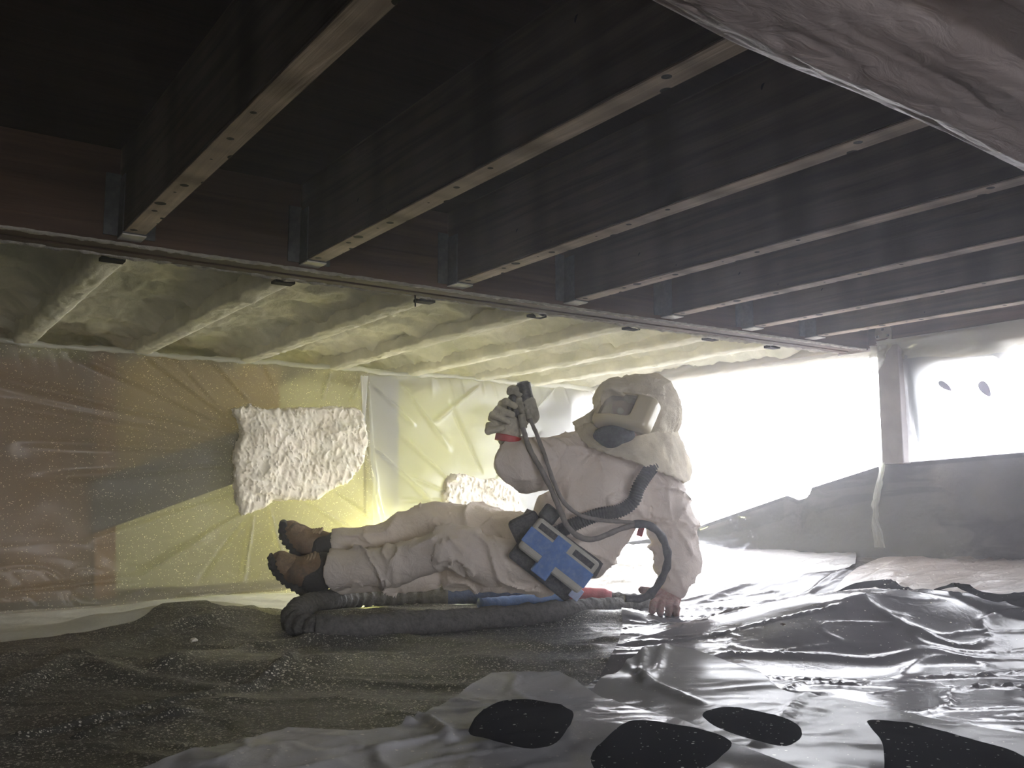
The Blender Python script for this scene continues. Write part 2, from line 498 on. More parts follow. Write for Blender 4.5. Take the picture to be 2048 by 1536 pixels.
# girder: three plies, crust of overspray, one bent nail
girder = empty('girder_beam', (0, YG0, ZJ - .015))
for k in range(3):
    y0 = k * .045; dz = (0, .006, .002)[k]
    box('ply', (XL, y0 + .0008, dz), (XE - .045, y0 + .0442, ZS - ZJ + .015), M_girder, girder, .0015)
def crust(u, v):
    x = XL + u * (XE - .06 - XL); a = np.pi * (v * 1.0)
    r = .011 + .005 * fbm(N2(x * 55, v * 6, 1.), 3) + .004 * vnoise(N2(x * 7, v * 2, 4.))
    return np.stack([x, .131 + r * np.cos(a) * 1.3, .008 - r * np.sin(a) * .9], 1)
grid('overspray_crust', 900, 9, crust, M_crust, girder)
def crust2(u, v):
    x = XL + u * (XE - .06 - XL); a = np.pi * v
    r = .0055 + .0025 * fbm(N2(x * 70, v * 6, 9.), 3)
    return np.stack([x, .003 - r * np.cos(a) * 1.5, .002 - r * np.sin(a)], 1)
grid('overspray_bead', 900, 7, crust2, M_crust, girder)
nx = PZ(827, 583, ZJ)[0]
sweep('nail', [(nx, .12, .004), (nx, .12, -.012), (nx + .001, .12, -.030)], .0022, M_black, girder, .004, 8)
tag(girder, 'dark doubled timber girder crossing from the upper left to the right-hand post', 'beam')

# bare joists on the near side, each in its steel hanger
ordn = ['first', 'second', 'third', 'fourth', 'fifth', 'sixth', 'seventh']
jl = ['first bare wooden joist from the left, widest underside, rising to the top edge',
      'second bare wooden joist from the left, underside running to the folded plastic overhead',
      'third bare wooden joist from the left, ending under the plastic fold at right',
      'fourth bare wooden joist from the left in the dark row of seven',
      'fifth bare wooden joist from the left in the dark row of seven',
      'sixth bare wooden joist from the left, next to last before the window',
      'seventh bare wooden joist from the left, closest to the right-hand window']
me_j = None
LJ = YG0 - .004 - YN
def hanger_mesh():
    bm = bmesh.new()
    def b(lo, hi):
        r = bmesh.ops.create_cube(bm, size=1)
        for v in r['verts']: v.co = Vector([lo[k] + (v.co[k] + .5) * (hi[k] - lo[k]) for k in range(3)])
    t = .0025
    b((-JW - t, -.055, -.004), (t, 0, -.004 + t))          # seat
    b((-JW - t, -.05, -.004), (-JW, 0, .13)); b((0, -.05, -.004), (t, 0, .13))   # cheeks
    b((-JW - .032, -.003, .0), (-JW, 0, .14)); b((0, -.003, .0), (.032, 0, .14))  # face flanges
    me = bpy.data.meshes.new('joist_hanger'); bm.to_mesh(me); bm.free(); me.materials.append(M_steel); return me
HM = hanger_mesh()
bm = bmesh.new(); bmesh.ops.create_cube(bm, size=1)
for v in bm.verts: v.co = Vector((-(v.co.x + .5) * JW, -(v.co.y + .5) * 0.0 + (v.co.y - .5) * LJ, (v.co.z + .5) * (ZS - ZJ)))
bmesh.ops.bevel(bm, geom=bm.edges[:], offset=.0025, segments=2, affect='EDGES', profile=.5)
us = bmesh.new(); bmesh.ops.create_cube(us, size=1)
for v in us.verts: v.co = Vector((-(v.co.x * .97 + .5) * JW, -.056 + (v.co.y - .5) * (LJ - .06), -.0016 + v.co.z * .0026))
M_under = wood('worn_lit_joist_edge', (.45, .34, .26), (.85, .70, .56), axis=1, stain=.7, bands=7.0, fleck=.30)  # worn, pitted wood, with light bounced off the floor painted into its pale tone
me_u = bpy.data.meshes.new('worn_lit_edge'); us.to_mesh(me_u); us.free(); me_u.materials.append(M_under)
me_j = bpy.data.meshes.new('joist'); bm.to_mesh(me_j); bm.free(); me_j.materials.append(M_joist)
sm = bpy.data.meshes.new('hanger_seat')
bm = bmesh.new(); bmesh.ops.create_cube(bm, size=1)
for v in bm.verts: v.co = Vector((-JW / 2 + v.co.x * (JW + .004), -.026 + v.co.y * .052, -.0062 + v.co.z * .003))
bm.to_mesh(sm); bm.free(); sm.materials.append(M_seat)
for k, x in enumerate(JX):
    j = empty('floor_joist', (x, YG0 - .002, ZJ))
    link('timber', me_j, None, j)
    w = link('worn_lit_edge', me_u, None, j); w['label'] = 'worn underside with nail pits, floor-bounce light put into its pale colour'
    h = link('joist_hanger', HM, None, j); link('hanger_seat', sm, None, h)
    # a few nail stubs poking from the underside
    tag(j, jl[k], 'joist', 'bare floor joists')

# foam-covered joists beyond the girder and foam in the bays
fl = ['first foam-coated joist from the left, nearest the left edge of the picture',
      'second foam-coated joist from the left beyond the girder',
      'third foam-coated joist from the left beyond the girder',
      'fourth foam-coated joist from the left beyond the girder',
      'fifth foam-coated joist from the left, above the raised spray gun',
      'sixth foam-coated joist from the left, above the white hood',
      'seventh foam-coated joist from the left, beside the bright opening']
def foam_joist(k):
    def f(u, v):
        y = u * (YW - YG1)
        a = v * 2 - 1
        # U shaped section
        w = JW / 2 + .014
        x = np.clip(a * 3.0, -1, 1) * w
        z = np.where(np.abs(a) > 1 / 3, (np.abs(a) - 1 / 3) * 1.5 * .15, 0)
        rr = np.clip((np.abs(a) - .20) / .2, 0, 1); z = z - .010 * (1 - sstep(.1, .5, np.abs(a)))
        n = fbm(np.stack([x * 14 + k * 9, y * 9, z * 14], 1), 3)
        n2 = fbm(np.stack([x * 60 + k * 9, y * 45, z * 60], 1), 2)
        x = x + (.005 * n + .0035 * n2) * np.sign(a) * (np.abs(a) > .2)
        z = z - .004 + .004 * n * (np.abs(a) < .5) + .003 * n2
        return np.stack([-JW / 2 + x, y, z], 1)
    return f
for k, x in enumerate(JX):
    j = empty('foam_coated_joist', (x, YG1 + .002, ZJ))
    grid('foam_coat', 150, 36, foam_joist(k), M_foam_j, j)
    box('hanger_seat', (-JW - .004, .016, -.019), (.004, .050, -.008), M_black, j, .001)
    tag(j, fl[k], 'joist', 'foam-coated joists')
edges = [-1.7, -.75, -.33, .05] + JX + [XE]
for k in range(len(edges) - 1):
    x0 = edges[k] - (JW if k > 3 else .02); x1 = edges[k + 1]
    x0 = edges[k] - .02; x1 = edges[k + 1] - .026
    def bay(u, v, x0=x0, x1=x1, k=k):
        X = x0 + u * (x1 - x0); Y = YG1 + v * (YW - YG1)
        s = np.abs(u - .5) * 2
        z = .075 - .055 * sstep(.35, 1.0, s) ** 1.3
        n = fbm(N2(X * 7, Y * 7, k * 3.), 3); n2 = ridged(N2(X * 22, Y * 16, k * 5.), 2)
        z = z + .020 * n - .007 * n2 + .003 * fbm(N2(X * 70, Y * 70, 2.), 2)
        return np.stack([X, Y, ZJ + z], 1)
    grid('foam_fill', 46, 150, bay, M_foam, ceiling)

# ------------------------------------------------------------------ what stands behind the hung sheet
M_ply = wood('brown_plywood', (.32, .17, .08), (.58, .34, .17), axis=2, stain=.3, bands=1.0)
M_ochre = wood('ochre_board', (.50, .36, .12), (.82, .62, .24), axis=0, stain=.2)
M_dkband = simple('dark_grey_board', (.035, .037, .045), .6, .2, 8)
YB = 4.02
def pyp(pts, Y): return [(PY(a, b, Y)[0], PY(a, b, Y)[2]) for a, b in pts]
def board(name, pts, Y, th, mat, label, cat):
    o = prism(name, pyp(pts, Y), 1, Y, Y + th, mat, None, .002); tag(o, label, cat); return o
board('plywood_sheet', [(-260, 1250), (-260, 705), (205, 722), (205, 1235)], YB + .10, .018, M_ply, 'brown plywood sheet standing behind the clear plastic at far left', 'board')
board('ochre_board', [(228, 945), (228, 700), (560, 735), (560, 840), (470, 866)], YB + .12, .02, M_ochre, 'yellow-brown board behind the clear plastic left of the large foam patch', 'board')
board('dark_upright', [(188, 1215), (188, 690), (232, 694), (232, 1210)], YB + .05, .03, M_ply, 'narrow upright stud behind the clear plastic beside the dark slanted board', 'stud')
board('slanted_board', [(186, 1068), (186, 962), (472, 864), (560, 850), (560, 935), (482, 962)], YB - .01, .04, M_dkband, 'dark grey slanted board behind the clear plastic, pointing at the foam patch', 'board')
M_lilac = simple('pale_grey_wrap', (.34, .34, .41), .5, .15, 6)
board('wrapped_stud', [(738, 1075), (738, 752), (797, 757), (797, 1075)], YB - .02, .06, M_lilac, 'pale grey wrapped stud behind the plastic between the two foam patches', 'stud')

# lamp made up and added unseen behind the sheet to give the yellow glow
lx, _, lz = PY(725, 1085, 4.12)
lamp = empty('added_glow_lamp', (lx, 4.12, 0.02), 0)
M_lampb = simple('lamp_casing', (.50, .42, .05), .5)
t = NT('lamp_glass'); em = t.n('ShaderNodeEmission'); em.inputs[0].default_value = (1, .93, .30, 1); em.inputs[1].default_value = 12.0; t.done(em.outputs[0]); M_lampg = t.m
box('casing', (-.10, .0, .07), (.10, .05, .20), M_lampb, lamp, .008)
box('lens', (-.085, -.004, .085), (.085, .0, .185), M_lampg, lamp, .002)
sweep('stand', [(-.11, .03, .14), (-.115, .03, .05), (-.10, .0, .012), (.10, .0, .012), (.115, .03, .05), (.11, .03, .14)], .008, M_black, lamp, .01, 10)
tag(lamp, 'added yellow lamp, unseen behind the hung plastic, making the glow near the boots', 'lamp')
ll = bpy.data.lights.new('added_glow_light', 'AREA'); ll.shape = 'RECTANGLE'; ll.size = .16; ll.size_y = .10
ll.energy = 6.0; ll.color = (1, .96, .34); ll.spread = math.radians(175)
lo = bpy.data.objects.new('added_glow_light', ll); COL.objects.link(lo); lo.parent = lamp; lo.location = (0, -.012, .135); lo.rotation_euler = (math.radians(90), 0, math.pi); lo.rotation_euler = (math.radians(-90), 0, 0)
# ------------------------------------------------------------------ plastic sheeting
M_poly_l = poly('clear_sheet_dusty', .56, (.52, .49, .42), (.96, .95, .91), .013, .25, .26, .5, speck_scale=230)
M_poly_r = poly('clear_sheet_milky', .60, (.74, .74, .68), (.96, .97, .92), .05, .25, 0, .72)
M_poly_w = poly('window_sheet', .55, (.90, .92, .95), (.97, .98, 1), 0, .3, 0.0, .85)
M_poly_s = poly('white_strip_sheet', .18, (.88, .88, .90), (1, 1, 1), .08, .2, 0, .5)
M_poly_h = poly('header_sheet', .30, (.80, .80, .72), (.96, .97, .93), .06, .2, 0, .5)

def folds(X, Z, lines):
    D = np.zeros_like(X)
    for x0, z0, x1, z1, w, amp in lines:
        dx, dz = x1 - x0, z1 - z0; L2 = dx * dx + dz * dz
        t = ((X - x0) * dx + (Z - z0) * dz) / L2
        e = np.clip(t, 0, 1); dd = np.hypot(X - x0 - e * dx, Z - z0 - e * dz)
        ww = w * (.35 + .65 * np.clip(t, 0, 1))
        D += amp * np.exp(-(dd / ww) ** 2) * sstep(-.02, .15, t) * (1 - sstep(.75, 1.05, t))
    return D
def pl2(a, b, c, d, w, amp, Y=YSH):
    p = PY(a, b, Y); q = PY(c, d, Y); return (p[0], p[2], q[0], q[2], w, amp)

def hung(name, X0, X1, lines, mat, ybot, label, seed, nx=260, nz=170, ztop=None, hem=.0, wob=.016):
    org = np.array([(X0 + X1) / 2, YSH, 0])
    def f(u, v):
        X = X0 + u * (X1 - X0)
        Yb = YSH - ybot
        zb = terrain(X, np.full_like(X, Yb)) + .004
        zt = ZJ - .006 + .006 * vnoise(N2(X * 6, 0 * X, seed))
        Z = zb + v * (zt - zb)
        Y = YSH - ybot * (1 - v) ** 1.6 
        D = 1.7 * folds(X, Z, lines) + wob * fbm(N2(X * 2.3, Z * 2.6, seed), 3) * np.sin(np.pi * np.clip(v * 1.02, 0, 1)) ** .6
        D += .010 * ridged(N2(X * 5 + Z * 4, Z * 11, seed + 2), 2) * (1 - sstep(0, .30, v))
        D += .006 * ridged(N2(X * 16 + Z * 6, Z * 3, seed + 3), 1) * sstep(.85, 1, v)
        return np.stack([X, Y - D, Z], 1) - org
    o = grid(name, nx, nz, f, mat, None, tuple(org))
    tag(o, label, 'plastic sheet', 'hung plastic sheets'); return o

XA, XB, XC = PY(-420, 700, YSH)[0], PY(738, 755, YSH)[0], XE - .01
rnd = random.Random(3)
LL = [pl2(472, 850, 275, 700, .012, .016), pl2(470, 855, 330, 702, .010, -.010), pl2(468, 862, 130, 700, .016, .014), pl2(468, 870, -60, 745, .02, .016),
      pl2(466, 890, -60, 800, .02, -.010), pl2(466, 905, 20, 880, .02, .010), pl2(468, 930, 40, 960, .018, -.008), pl2(472, 985, 170, 1080, .014, .010),
      pl2(480, 1025, 250, 1150, .012, .014), pl2(490, 1030, 380, 1165, .010, -.012), pl2(500, 1028, 470, 1165, .010, .014), pl2(530, 1008, 560, 1160, .012, .010),
      pl2(500, 806, 420, 716, .010, .014), pl2(560, 806, 520, 722, .010, -.010), pl2(640, 804, 660, 735, .010, .012), pl2(700, 804, 722, 748, .008, .012),
      pl2(600, 1000, 700, 1070, .012, .012), pl2(660, 985, 735, 1040, .010, -.010), pl2(0, 1180, 260, 1150, .012, .02), pl2(260, 1150, 430, 1060, .012, .018),
      pl2(330, 1190, 560, 1170, .010, .016), pl2(720, 760, 735, 1000, .010, .014)]
hung('clear_sheet', XA, XB, LL, M_poly_l, .10, 'dusty clear plastic sheet hung on the back wall left of the pale stud', 1.3)
RL = [pl2(885, 985, 800, 950, .008, .012), pl2(885, 1000, 790, 1000, .008, -.008), pl2(890, 960, 800, 870, .010, .012), pl2(960, 950, 900, 800, .012, -.008),
      pl2(740, 890, 860, 1010, .010, .016), pl2(745, 770, 830, 850, .010, .012), pl2(985, 960, 1060, 830, .008, .014), pl2(1000, 965, 1080, 860, .008, -.010),
      pl2(1070, 820, 1110, 770, .006, .014), pl2(1020, 970, 1150, 900, .012, .010), pl2(800, 765, 900, 900, .012, .010), pl2(735, 760, 745, 1030, .012, .018),
      pl2(960, 770, 860, 850, .012, .010), pl2(1180, 790, 1130, 900, .012, .012)]
hung('clear_sheet', XB - .02, XC, RL, M_poly_r, .08, 'milky clear plastic sheet hung behind the worker, glowing pale yellow', 5.1, 240, 160)

def ribbon(name, px, w0, mat, Y, label):
    """a doubled strip of sheeting hanging in front of the seam"""
    P = catmull([PY(a, b, Y) for a, b in px], 14)
    def f(u, v):
        s = u * (len(P) - 1); c = np.stack([np.interp(s, np.arange(len(P)), P[:, k]) for k in range(3)], 1)
        w = np.interp(u, np.linspace(0, 1, len(w0)), w0)
        c[:, 0] += (v - .5) * w; c[:, 1] -= .010 * np.sin(v * 9 + u * 5) + .006 * fbm(N2(u * 9, v * 3, 2.), 2)
        return c
    o = grid(name, 60, 12, f, mat); tag(o, label, 'plastic sheet'); return o
ribbon('folded_strip', [(728, 752), (727, 830), (729, 890), (748, 960), (770, 1035), (790, 1075)], [.04, .012, .010, .03, .05, .07], M_poly_s, YSH - .035, 'white doubled strip of plastic hanging down the seam right of the large foam patch')

# hem of foam and folded plastic along the head of the hung sheets
def hemf(u, v):
    X = XA + u * (XC - XA); a = 2 * np.pi * v
    r = .008 + .004 * fbm(N2(X * 22, v * 3, 2.), 3)
    return np.stack([X, YSH - .014 + r * np.cos(a), ZJ - .008 + .006 * vnoise(N2(X * 5, 0 * X, 7.)) + r * 1.3 * np.sin(a)], 1)
tag(grid('sheet_hem', 500, 10, hemf, M_poly_h), 'thin rolled plastic hem stapled along the head of the hung sheets', 'hem')

# big sheet over the long opening on the right, header band, window sheet
def side(name, Y0, Y1, zlo, zhi, lines, mat, X, label, seed, ny=150, nz=90, wob=.012):
    org = np.array([X, (Y0 + Y1) / 2, 0])
    def f(u, v):
        Y = Y0 + u * (Y1 - Y0); zl = zlo(Y) if callable(zlo) else zlo; zh = zhi(Y) if callable(zhi) else zhi
        Z = zl + v * (zh - zl)
        D = folds(Y, Z, lines) + wob * fbm(N2(Y * 3, Z * 3, seed), 3)
        return np.stack([X - D - .002, Y, Z], 1) - org
    o = grid(name, ny, nz, f, mat, None, tuple(org)); tag(o, label, 'plastic sheet', 'sheets over the openings'); return o
def plx(a, b, c, d, w, amp):
    p = PX(a, b, XE); q = PX(c, d, XE); return (p[1], p[2], q[1], q[2], w, amp)
SY = [p[0] for p in stem[3:17]][::-1]; SZ = [p[1] for p in stem[3:17]][::-1]
sill = lambda Y: np.interp(Y, SY, SZ)
side('window_sheet', 2.125, 4.05, lambda Y: sill(Y) - .004, ZJ - .004, [plx(1765, 690, 1735, 780, .02, .03), plx(1770, 930, 1700, 860, .02, .025), plx(1760, 920, 1720, 880, .012, -.02), plx(1755, 700, 1745, 900, .02, .02), plx(1740, 700, 1500, 735, .012, .015)],
     M_poly_w, XE - .012, 'large blown-out white plastic sheet over the long opening behind the hood', 2.2)
side('window_sheet', 1.2, 2.045, lambda Y: sill(Y) - .004, .945, [plx(1815, 700, 1840, 910, .012, .02), plx(1820, 850, 1838, 912, .008, -.015), plx(2012, 700, 2000, 900, .012, .015)],
     M_poly_w, XE - .010, 'smaller white plastic sheet over the opening right of the grey post', 4.4, 90, 60, .006)

# pale board with a rounded cut-out round the smaller opening, and the mullion
M_bluegrey = simple('pale_green_board', (.42, .50, .47), .6, .15, 5)
def cutout():
    oy0, oy1, oz0, oz1 = 1.68, 2.06, .50, .955
    iy0, iy1, iz0, iz1, r = 1.69, 1.985, .53, .885, .075
    n = 10; inner = []
    inner += [(iy0, iz0), (iy1, iz0)]
    for k in range(n + 1):
        a = math.pi / 2 * k / n; inner.append((iy1 - r + r * math.cos(a), iz1 - r + r * math.sin(a)))
    for k in range(n + 1):
        a = math.pi / 2 + math.pi / 2 * k / n; inner.append((iy0 + r * .6 + r * .6 * math.cos(a), iz1 - r * .6 + r * .6 * math.sin(a)))
    bm = bmesh.new(); N = len(inner)
    outer = []
    for (y, z) in inner:
        outer.append((oy1 if y > 1.85 else oy0, oz1 if z > .62 else oz0) if False else None)
    cy, cz = 1.85, .70
    for i, (y, z) in enumerate(inner):
        dy, dz = y - cy, z - cz
        s = min(((oy1 - cy) / dy if dy > 0 else (oy0 - cy) / dy) if dy else 9e9, ((oz1 - cz) / dz if dz > 0 else (oz0 - cz) / dz) if dz else 9e9)
        outer[i] = (cy + dy * s, cz + dz * s)
    vi = [[bm.verts.new((x, y, z)) for y, z in inner] for x in (0, .02)]
    vo = [[bm.verts.new((x, y, z)) for y, z in outer] for x in (0, .02)]
    for i in range(N):
        j = (i + 1) % N
        bm.faces.new((vi[0][i], vi[0][j], vo[0][j], vo[0][i])); bm.faces.new((vi[1][i], vo[1][i], vo[1][j], vi[1][j]))
        bm.faces.new((vi[0][i], vi[1][i], vi[1][j], vi[0][j])); bm.faces.new((vo[0][i], vo[0][j], vo[1][j], vo[1][i]))
    bmesh.ops.recalc_face_normals(bm, faces=bm.faces[:])
    me = bpy.data.meshes.new('cut_board'); bm.to_mesh(me); bm.free()
    return link('cut_board', me, M_bluegrey, None, (XE + .02, 0, 0))
tag(cutout(), 'pale green board with a rounded cut-out around the smaller bright opening', 'board')
mul = box('mullion', (XE + .01, 1.668, .50), (XE + .05, 1.684, .96), M_lilac, None, .002)
tag(mul, 'thin upright mullion at the right end of the smaller bright opening', 'mullion')
bar = sweep('white_brace', [PX(1985, 900, XE - .03), PX(2030, 872, XE - .03), PX(2150, 800, XE - .03)], .012, M_poly_s, None, .02, 12)
tag(bar, 'thin white slanted brace at the lower right of the smaller opening', 'brace')
M_leaf = poly('grey_leaf', .10, (.5, .5, .62), (.9, .9, 1), 0, .3, 0, .05)
for (a, b, rot, s1, s2, lab) in ((1890, 772, -.65, .030, .011, 'narrow grey leaf-shaped patch on the smaller window sheet, left one'), (1970, 778, -1.0, .032, .016, 'broad grey leaf-shaped patch on the smaller window sheet, right one')):
    p = PX(a, b, XE - .022)
    bm = bmesh.new(); bmesh.ops.create_uvsphere(bm, u_segments=20, v_segments=10, radius=1)
    for v in bm.verts:
        y, z = v.co.y * s1, v.co.z * s2 * (1 - .35 * v.co.y)
        v.co = Vector((v.co.x * .0015, -(y * math.cos(rot) - z * math.sin(rot)), y * math.sin(rot) + z * math.cos(rot)))
    me = bpy.data.meshes.new('leaf'); bm.to_mesh(me); bm.free()
    tag(link('leaf_patch', me, M_leaf, None, tuple(p)), lab, 'patch', 'patches on the window sheet')

# pale band of sheeting stapled over the rim above both openings
def band(u, v):
    Y = 1.0 + u * 3.45
    z0 = .90 + .02 * vnoise(N2(Y * 4, 0 * Y, 3.)) + .03 * sstep(2.0, 2.4, Y); z1 = np.where(Y < 2.12, ZJ + .010, np.where(Y < 2.32, ZJ - .018, ZJ + .07))
    Z = z0 + v * (z1 - z0)
    D = .012 * ridged(N2(Y * 4 + Z * 8, Z * 24, 2.), 2) + .006
    return np.stack([XE - .042 * sstep(.35, 1, v) * (Y < 2.12) - D - .012, Y, Z], 1)
tag(grid('header_sheet', 260, 14, band, M_poly_h), 'crumpled cream plastic band stapled above the bright openings', 'plastic sheet')
# clear flap bunched at the post head and streaming down the stem wall
def flap(name, pts, wd, X, label, seed):
    P = catmull([PX(a, b, X) for a, b in pts], 12)
    def f(u, v):
        s = u * (len(P) - 1); c = np.stack([np.interp(s, np.arange(len(P)), P[:, k]) for k in range(3)], 1)
        w = np.interp(u, np.linspace(0, 1, len(wd)), wd)
        c[:, 1] += (v - .5) * w; c[:, 0] -= .016 * np.abs(np.sin(v * 7 + u * 3 + seed)) + .008 * fbm(N2(u * 8, v * 4, seed), 2)
        return c
    tag(grid(name, 60, 16, f, M_poly_h), label, 'plastic sheet')
flap('bunched_flap', [(1768, 690), (1752, 730), (1738, 790)], [.09, .07, .01], XE - .05, 'bunched flap of clear plastic hanging at the head of the grey post', 1.)
flap('clear_tail', [(1770, 925), (1758, 985), (1752, 1030), (1764, 1095)], [.02, .03, .02, .04], XE - .03, 'narrow clear plastic tail running down the dark wall below the post', 4.)
# clear skirt over the dark stem wall
M_skirt = poly('skirt_sheet', .88, (.50, .50, .55), (.95, .95, .97), .06, .10, 0, .3)
def skirt(u, v):
    Y = 1.1 + u * 2.0; zt = sill(Y) - .02; zb = terrain(np.full_like(Y, XE - .25), Y) + .004
    Z = zb + v * (zt - zb); D = .012 * ridged(N2(Y * 3 + Z * 5, Z * 6, 8.), 2) + .02 * fbm(N2(Y * 2, Z * 3, 1.), 2)
    return np.stack([XE - .02 - .12 * (1 - v) ** 2.2 - .35 * np.abs(D), Y, Z + .01 * (1 - v) * ridged(N2(Y * 6, Z * 2, 3.), 1)], 1)
tag(grid('clear_skirt', 180, 60, skirt, M_skirt), 'thin clear plastic skirt draped over the dark stem wall at right', 'plastic sheet')

# ------------------------------------------------------------------ foam patches sprayed on the hung sheets
M_patch = foam('fresh_foam_patch', (.90, .84, .74), (.84, .75, .64), 14, 90, .25)
def inpoly(x, y, poly):
    c = np.zeros(len(x), bool); j = len(poly) - 1
    for i in range(len(poly)):
        xi, yi = poly[i]; xj, yj = poly[j]
        m = ((yi > y) != (yj > y)) & (x < (xj - xi) * (y - yi) / ((yj - yi) + 1e-12) + xi)
        c ^= m; j = i
    return c
def dist_poly(x, y, poly):
    d = np.full(len(x), 9.0)
    for i in range(len(poly)):
        ax, ay = poly[i - 1]; bx, by = poly[i]
        t = np.clip(((x - ax) * (bx - ax) + (y - ay) * (by - ay)) / ((bx - ax) ** 2 + (by - ay) ** 2 + 1e-12), 0, 1)
        d = np.minimum(d, np.hypot(x - ax - t * (bx - ax), y - ay - t * (by - ay)))
    return d
def foam_patch(px, thick, label, seed, voxel=.0055):
    Y = YSH - .03
    pl = [(PY(a, b, Y)[0], PY(a, b, Y)[2]) for a, b in px]
    xs = [p[0] for p in pl]; zs = [p[1] for p in pl]
    cx, cz = np.mean(xs), min(zs)
    pl = [(a - cx, b - cz) for a, b in pl]
    lo = (min(xs) - cx - .03, -thick - .05, -.03); hi = (max(xs) - cx + .03, .03, max(zs) - cz + .03)
    def fn(p):
        d2 = dist_poly(p[:, 0], p[:, 2], pl); s = np.where(inpoly(p[:, 0], p[:, 2], pl), -d2, d2)
        ly = np.abs(p[:, 1] + thick / 2 - .01) - (thick / 2 + .01)
        q = np.stack([s + .025, ly + .02], 1)
        return np.linalg.norm(np.maximum(q, 0), axis=1) + np.minimum(q.max(1), 0) - .022
    def dp(p):
        q = p * np.array([1, 1, .55]) 
        w = fbm(q * 30 + seed, 2)
        a = ridged(q * 62 + seed + w[:, None] * .9, 2)
        b = fbm(p * np.array([9, 9, 16]) + seed, 2)
        return .009 * a + .014 * b - .006
    V, Q = surf(fn, lo, hi, voxel, dp, .04)
    o = mesh('foam_patch', V, Q, M_patch, None, True, (cx, Y, cz)); tag(o, label, 'foam', 'foam patches on the hung sheets')
foam_patch([(452, 815), (500, 806), (560, 816), (640, 810), (700, 812), (722, 815), (728, 850), (725, 930), (702, 962), (640, 992), (590, 1002), (545, 1004), (505, 1030), (478, 1036), (466, 1000), (463, 945), (462, 900), (475, 872), (468, 840)], .05,
           'large cream sprayed-foam patch on the hung plastic above the boots', 3.)
foam_patch([(884, 962), (900, 946), (960, 952), (1008, 962), (1030, 978), (1036, 1010), (1036, 1050), (880, 1050), (888, 1020), (880, 990)], .04,
           'small cream sprayed-foam patch on the hung plastic above the knees', 11.)
# ------------------------------------------------------------------ sheeting on the ground
def ground_sheet(name, px, mat, off, label, step=.014, wr=None, cat='ground sheet', world=None, group=None):
    pts = np.array([PT(a, b, off)[:2] for a, b in px]) if world is None else np.array(world, float)
    # round the corners of the outline, then walk it in small steps
    for _ in range(2):
        nx_ = np.roll(pts, -1, 0); pts = np.stack([.8 * pts + .2 * nx_, .2 * pts + .8 * nx_], 1).reshape(-1, 2)
    out = []
    for i in range(len(pts)):
        b, c = pts[i], pts[(i + 1) % len(pts)]
        for t in np.linspace(0, 1, max(1, int(np.linalg.norm(c - b) / (step * 1.3))), endpoint=False): out.append(b + (c - b) * t)
    B = np.array(out); B[:, 0] = np.minimum(B[:, 0], XE - .03); poly_ = [tuple(p) for p in B]
    lo = B.min(0); hi = B.max(0)
    gx, gy = np.meshgrid(np.arange(lo[0], hi[0], step), np.arange(lo[1], hi[1], step), indexing='ij')
    g = np.stack([gx.ravel(), gy.ravel()], 1) + (np.random.RandomState(5).rand(gx.size, 2) - .5) * step * .3
    cx = g[:, 0]; cy = g[:, 1]
    ok = inpoly(cx, cy, poly_)
    g = g[ok]; g = g[dist_poly(g[:, 0], g[:, 1], poly_[::max(1, len(poly_) // 160)]) > step * .6]
    allp = [Vector(p) for p in np.vstack([B, g])]
    nb = len(B)
    r = delaunay_2d_cdt(allp, [(i, (i + 1) % nb) for i in range(nb)], [], 1, 1e-6)
    V2 = np.array([tuple(v) for v in r[0]]); F = [list(f) for f in r[2]]
    cen = V2[np.array(F)].mean(1); keep = inpoly(cen[:, 0], cen[:, 1], poly_)
    F = np.array(F)[keep]
    z = terrain(V2[:, 0], V2[:, 1]) + off
    if wr is not None: z = z + wr(V2[:, 0], V2[:, 1])
    c = V2.mean(0); c = np.array([c[0], c[1], 0.0])
    o = mesh(name, np.column_stack([V2, z]) - c, F, mat, None, True, tuple(c))
    me = o.data
    if me.polygons[0].normal.z < 0: me.flip_normals()
    tag(o, label, cat, group); return o

def camaxes(x, y): return x * CP - y * SP, x * SP + y * CP
def wr_soft(x, y):
    a, d = camaxes(x, y)
    return .006 * (ridged(N2(a * 2.2 + d * 1.1, d * 5.0, 1.), 2) - .4) + .0015 * fbm(N2(x * 14, y * 14, 6.), 2)
def crease(x, y, lines, w, amp):
    s = np.zeros_like(x)
    for px in lines:
        P = [PT(a, b)[:2] for a, b in px]
        d = np.full(len(x), 9.0)
        for p, q in zip(P[:-1], P[1:]):
            t = np.clip(((x - p[0]) * (q[0] - p[0]) + (y - p[1]) * (q[1] - p[1])) / ((q[0] - p[0]) ** 2 + (q[1] - p[1]) ** 2), 0, 1)
            d = np.minimum(d, np.hypot(x - p[0] - t * (q[0] - p[0]), y - p[1] - t * (q[1] - p[1])))
        s += amp * np.exp(-(d / w) ** 2)
    return s
def wr_char(x, y):
    L1 = [[(40, 1482), (200, 1441), (330, 1411), (500, 1380), (570, 1326), (590, 1318)], [(160, 1482), (260, 1452), (380, 1430)]]
    L2 = [[(0, 1390), (200, 1300), (330, 1258), (420, 1240)], [(330, 1330), (500, 1300), (700, 1282)], [(180, 1330), (280, 1370), (420, 1385)], [(620, 1288), (800, 1282), (1000, 1296), (1180, 1300)], [(640, 1325), (760, 1318), (1000, 1326)]]
    return wr_soft(x, y) + crease(x, y, L1, .012, .012) + crease(x, y, L2, .035, .014)
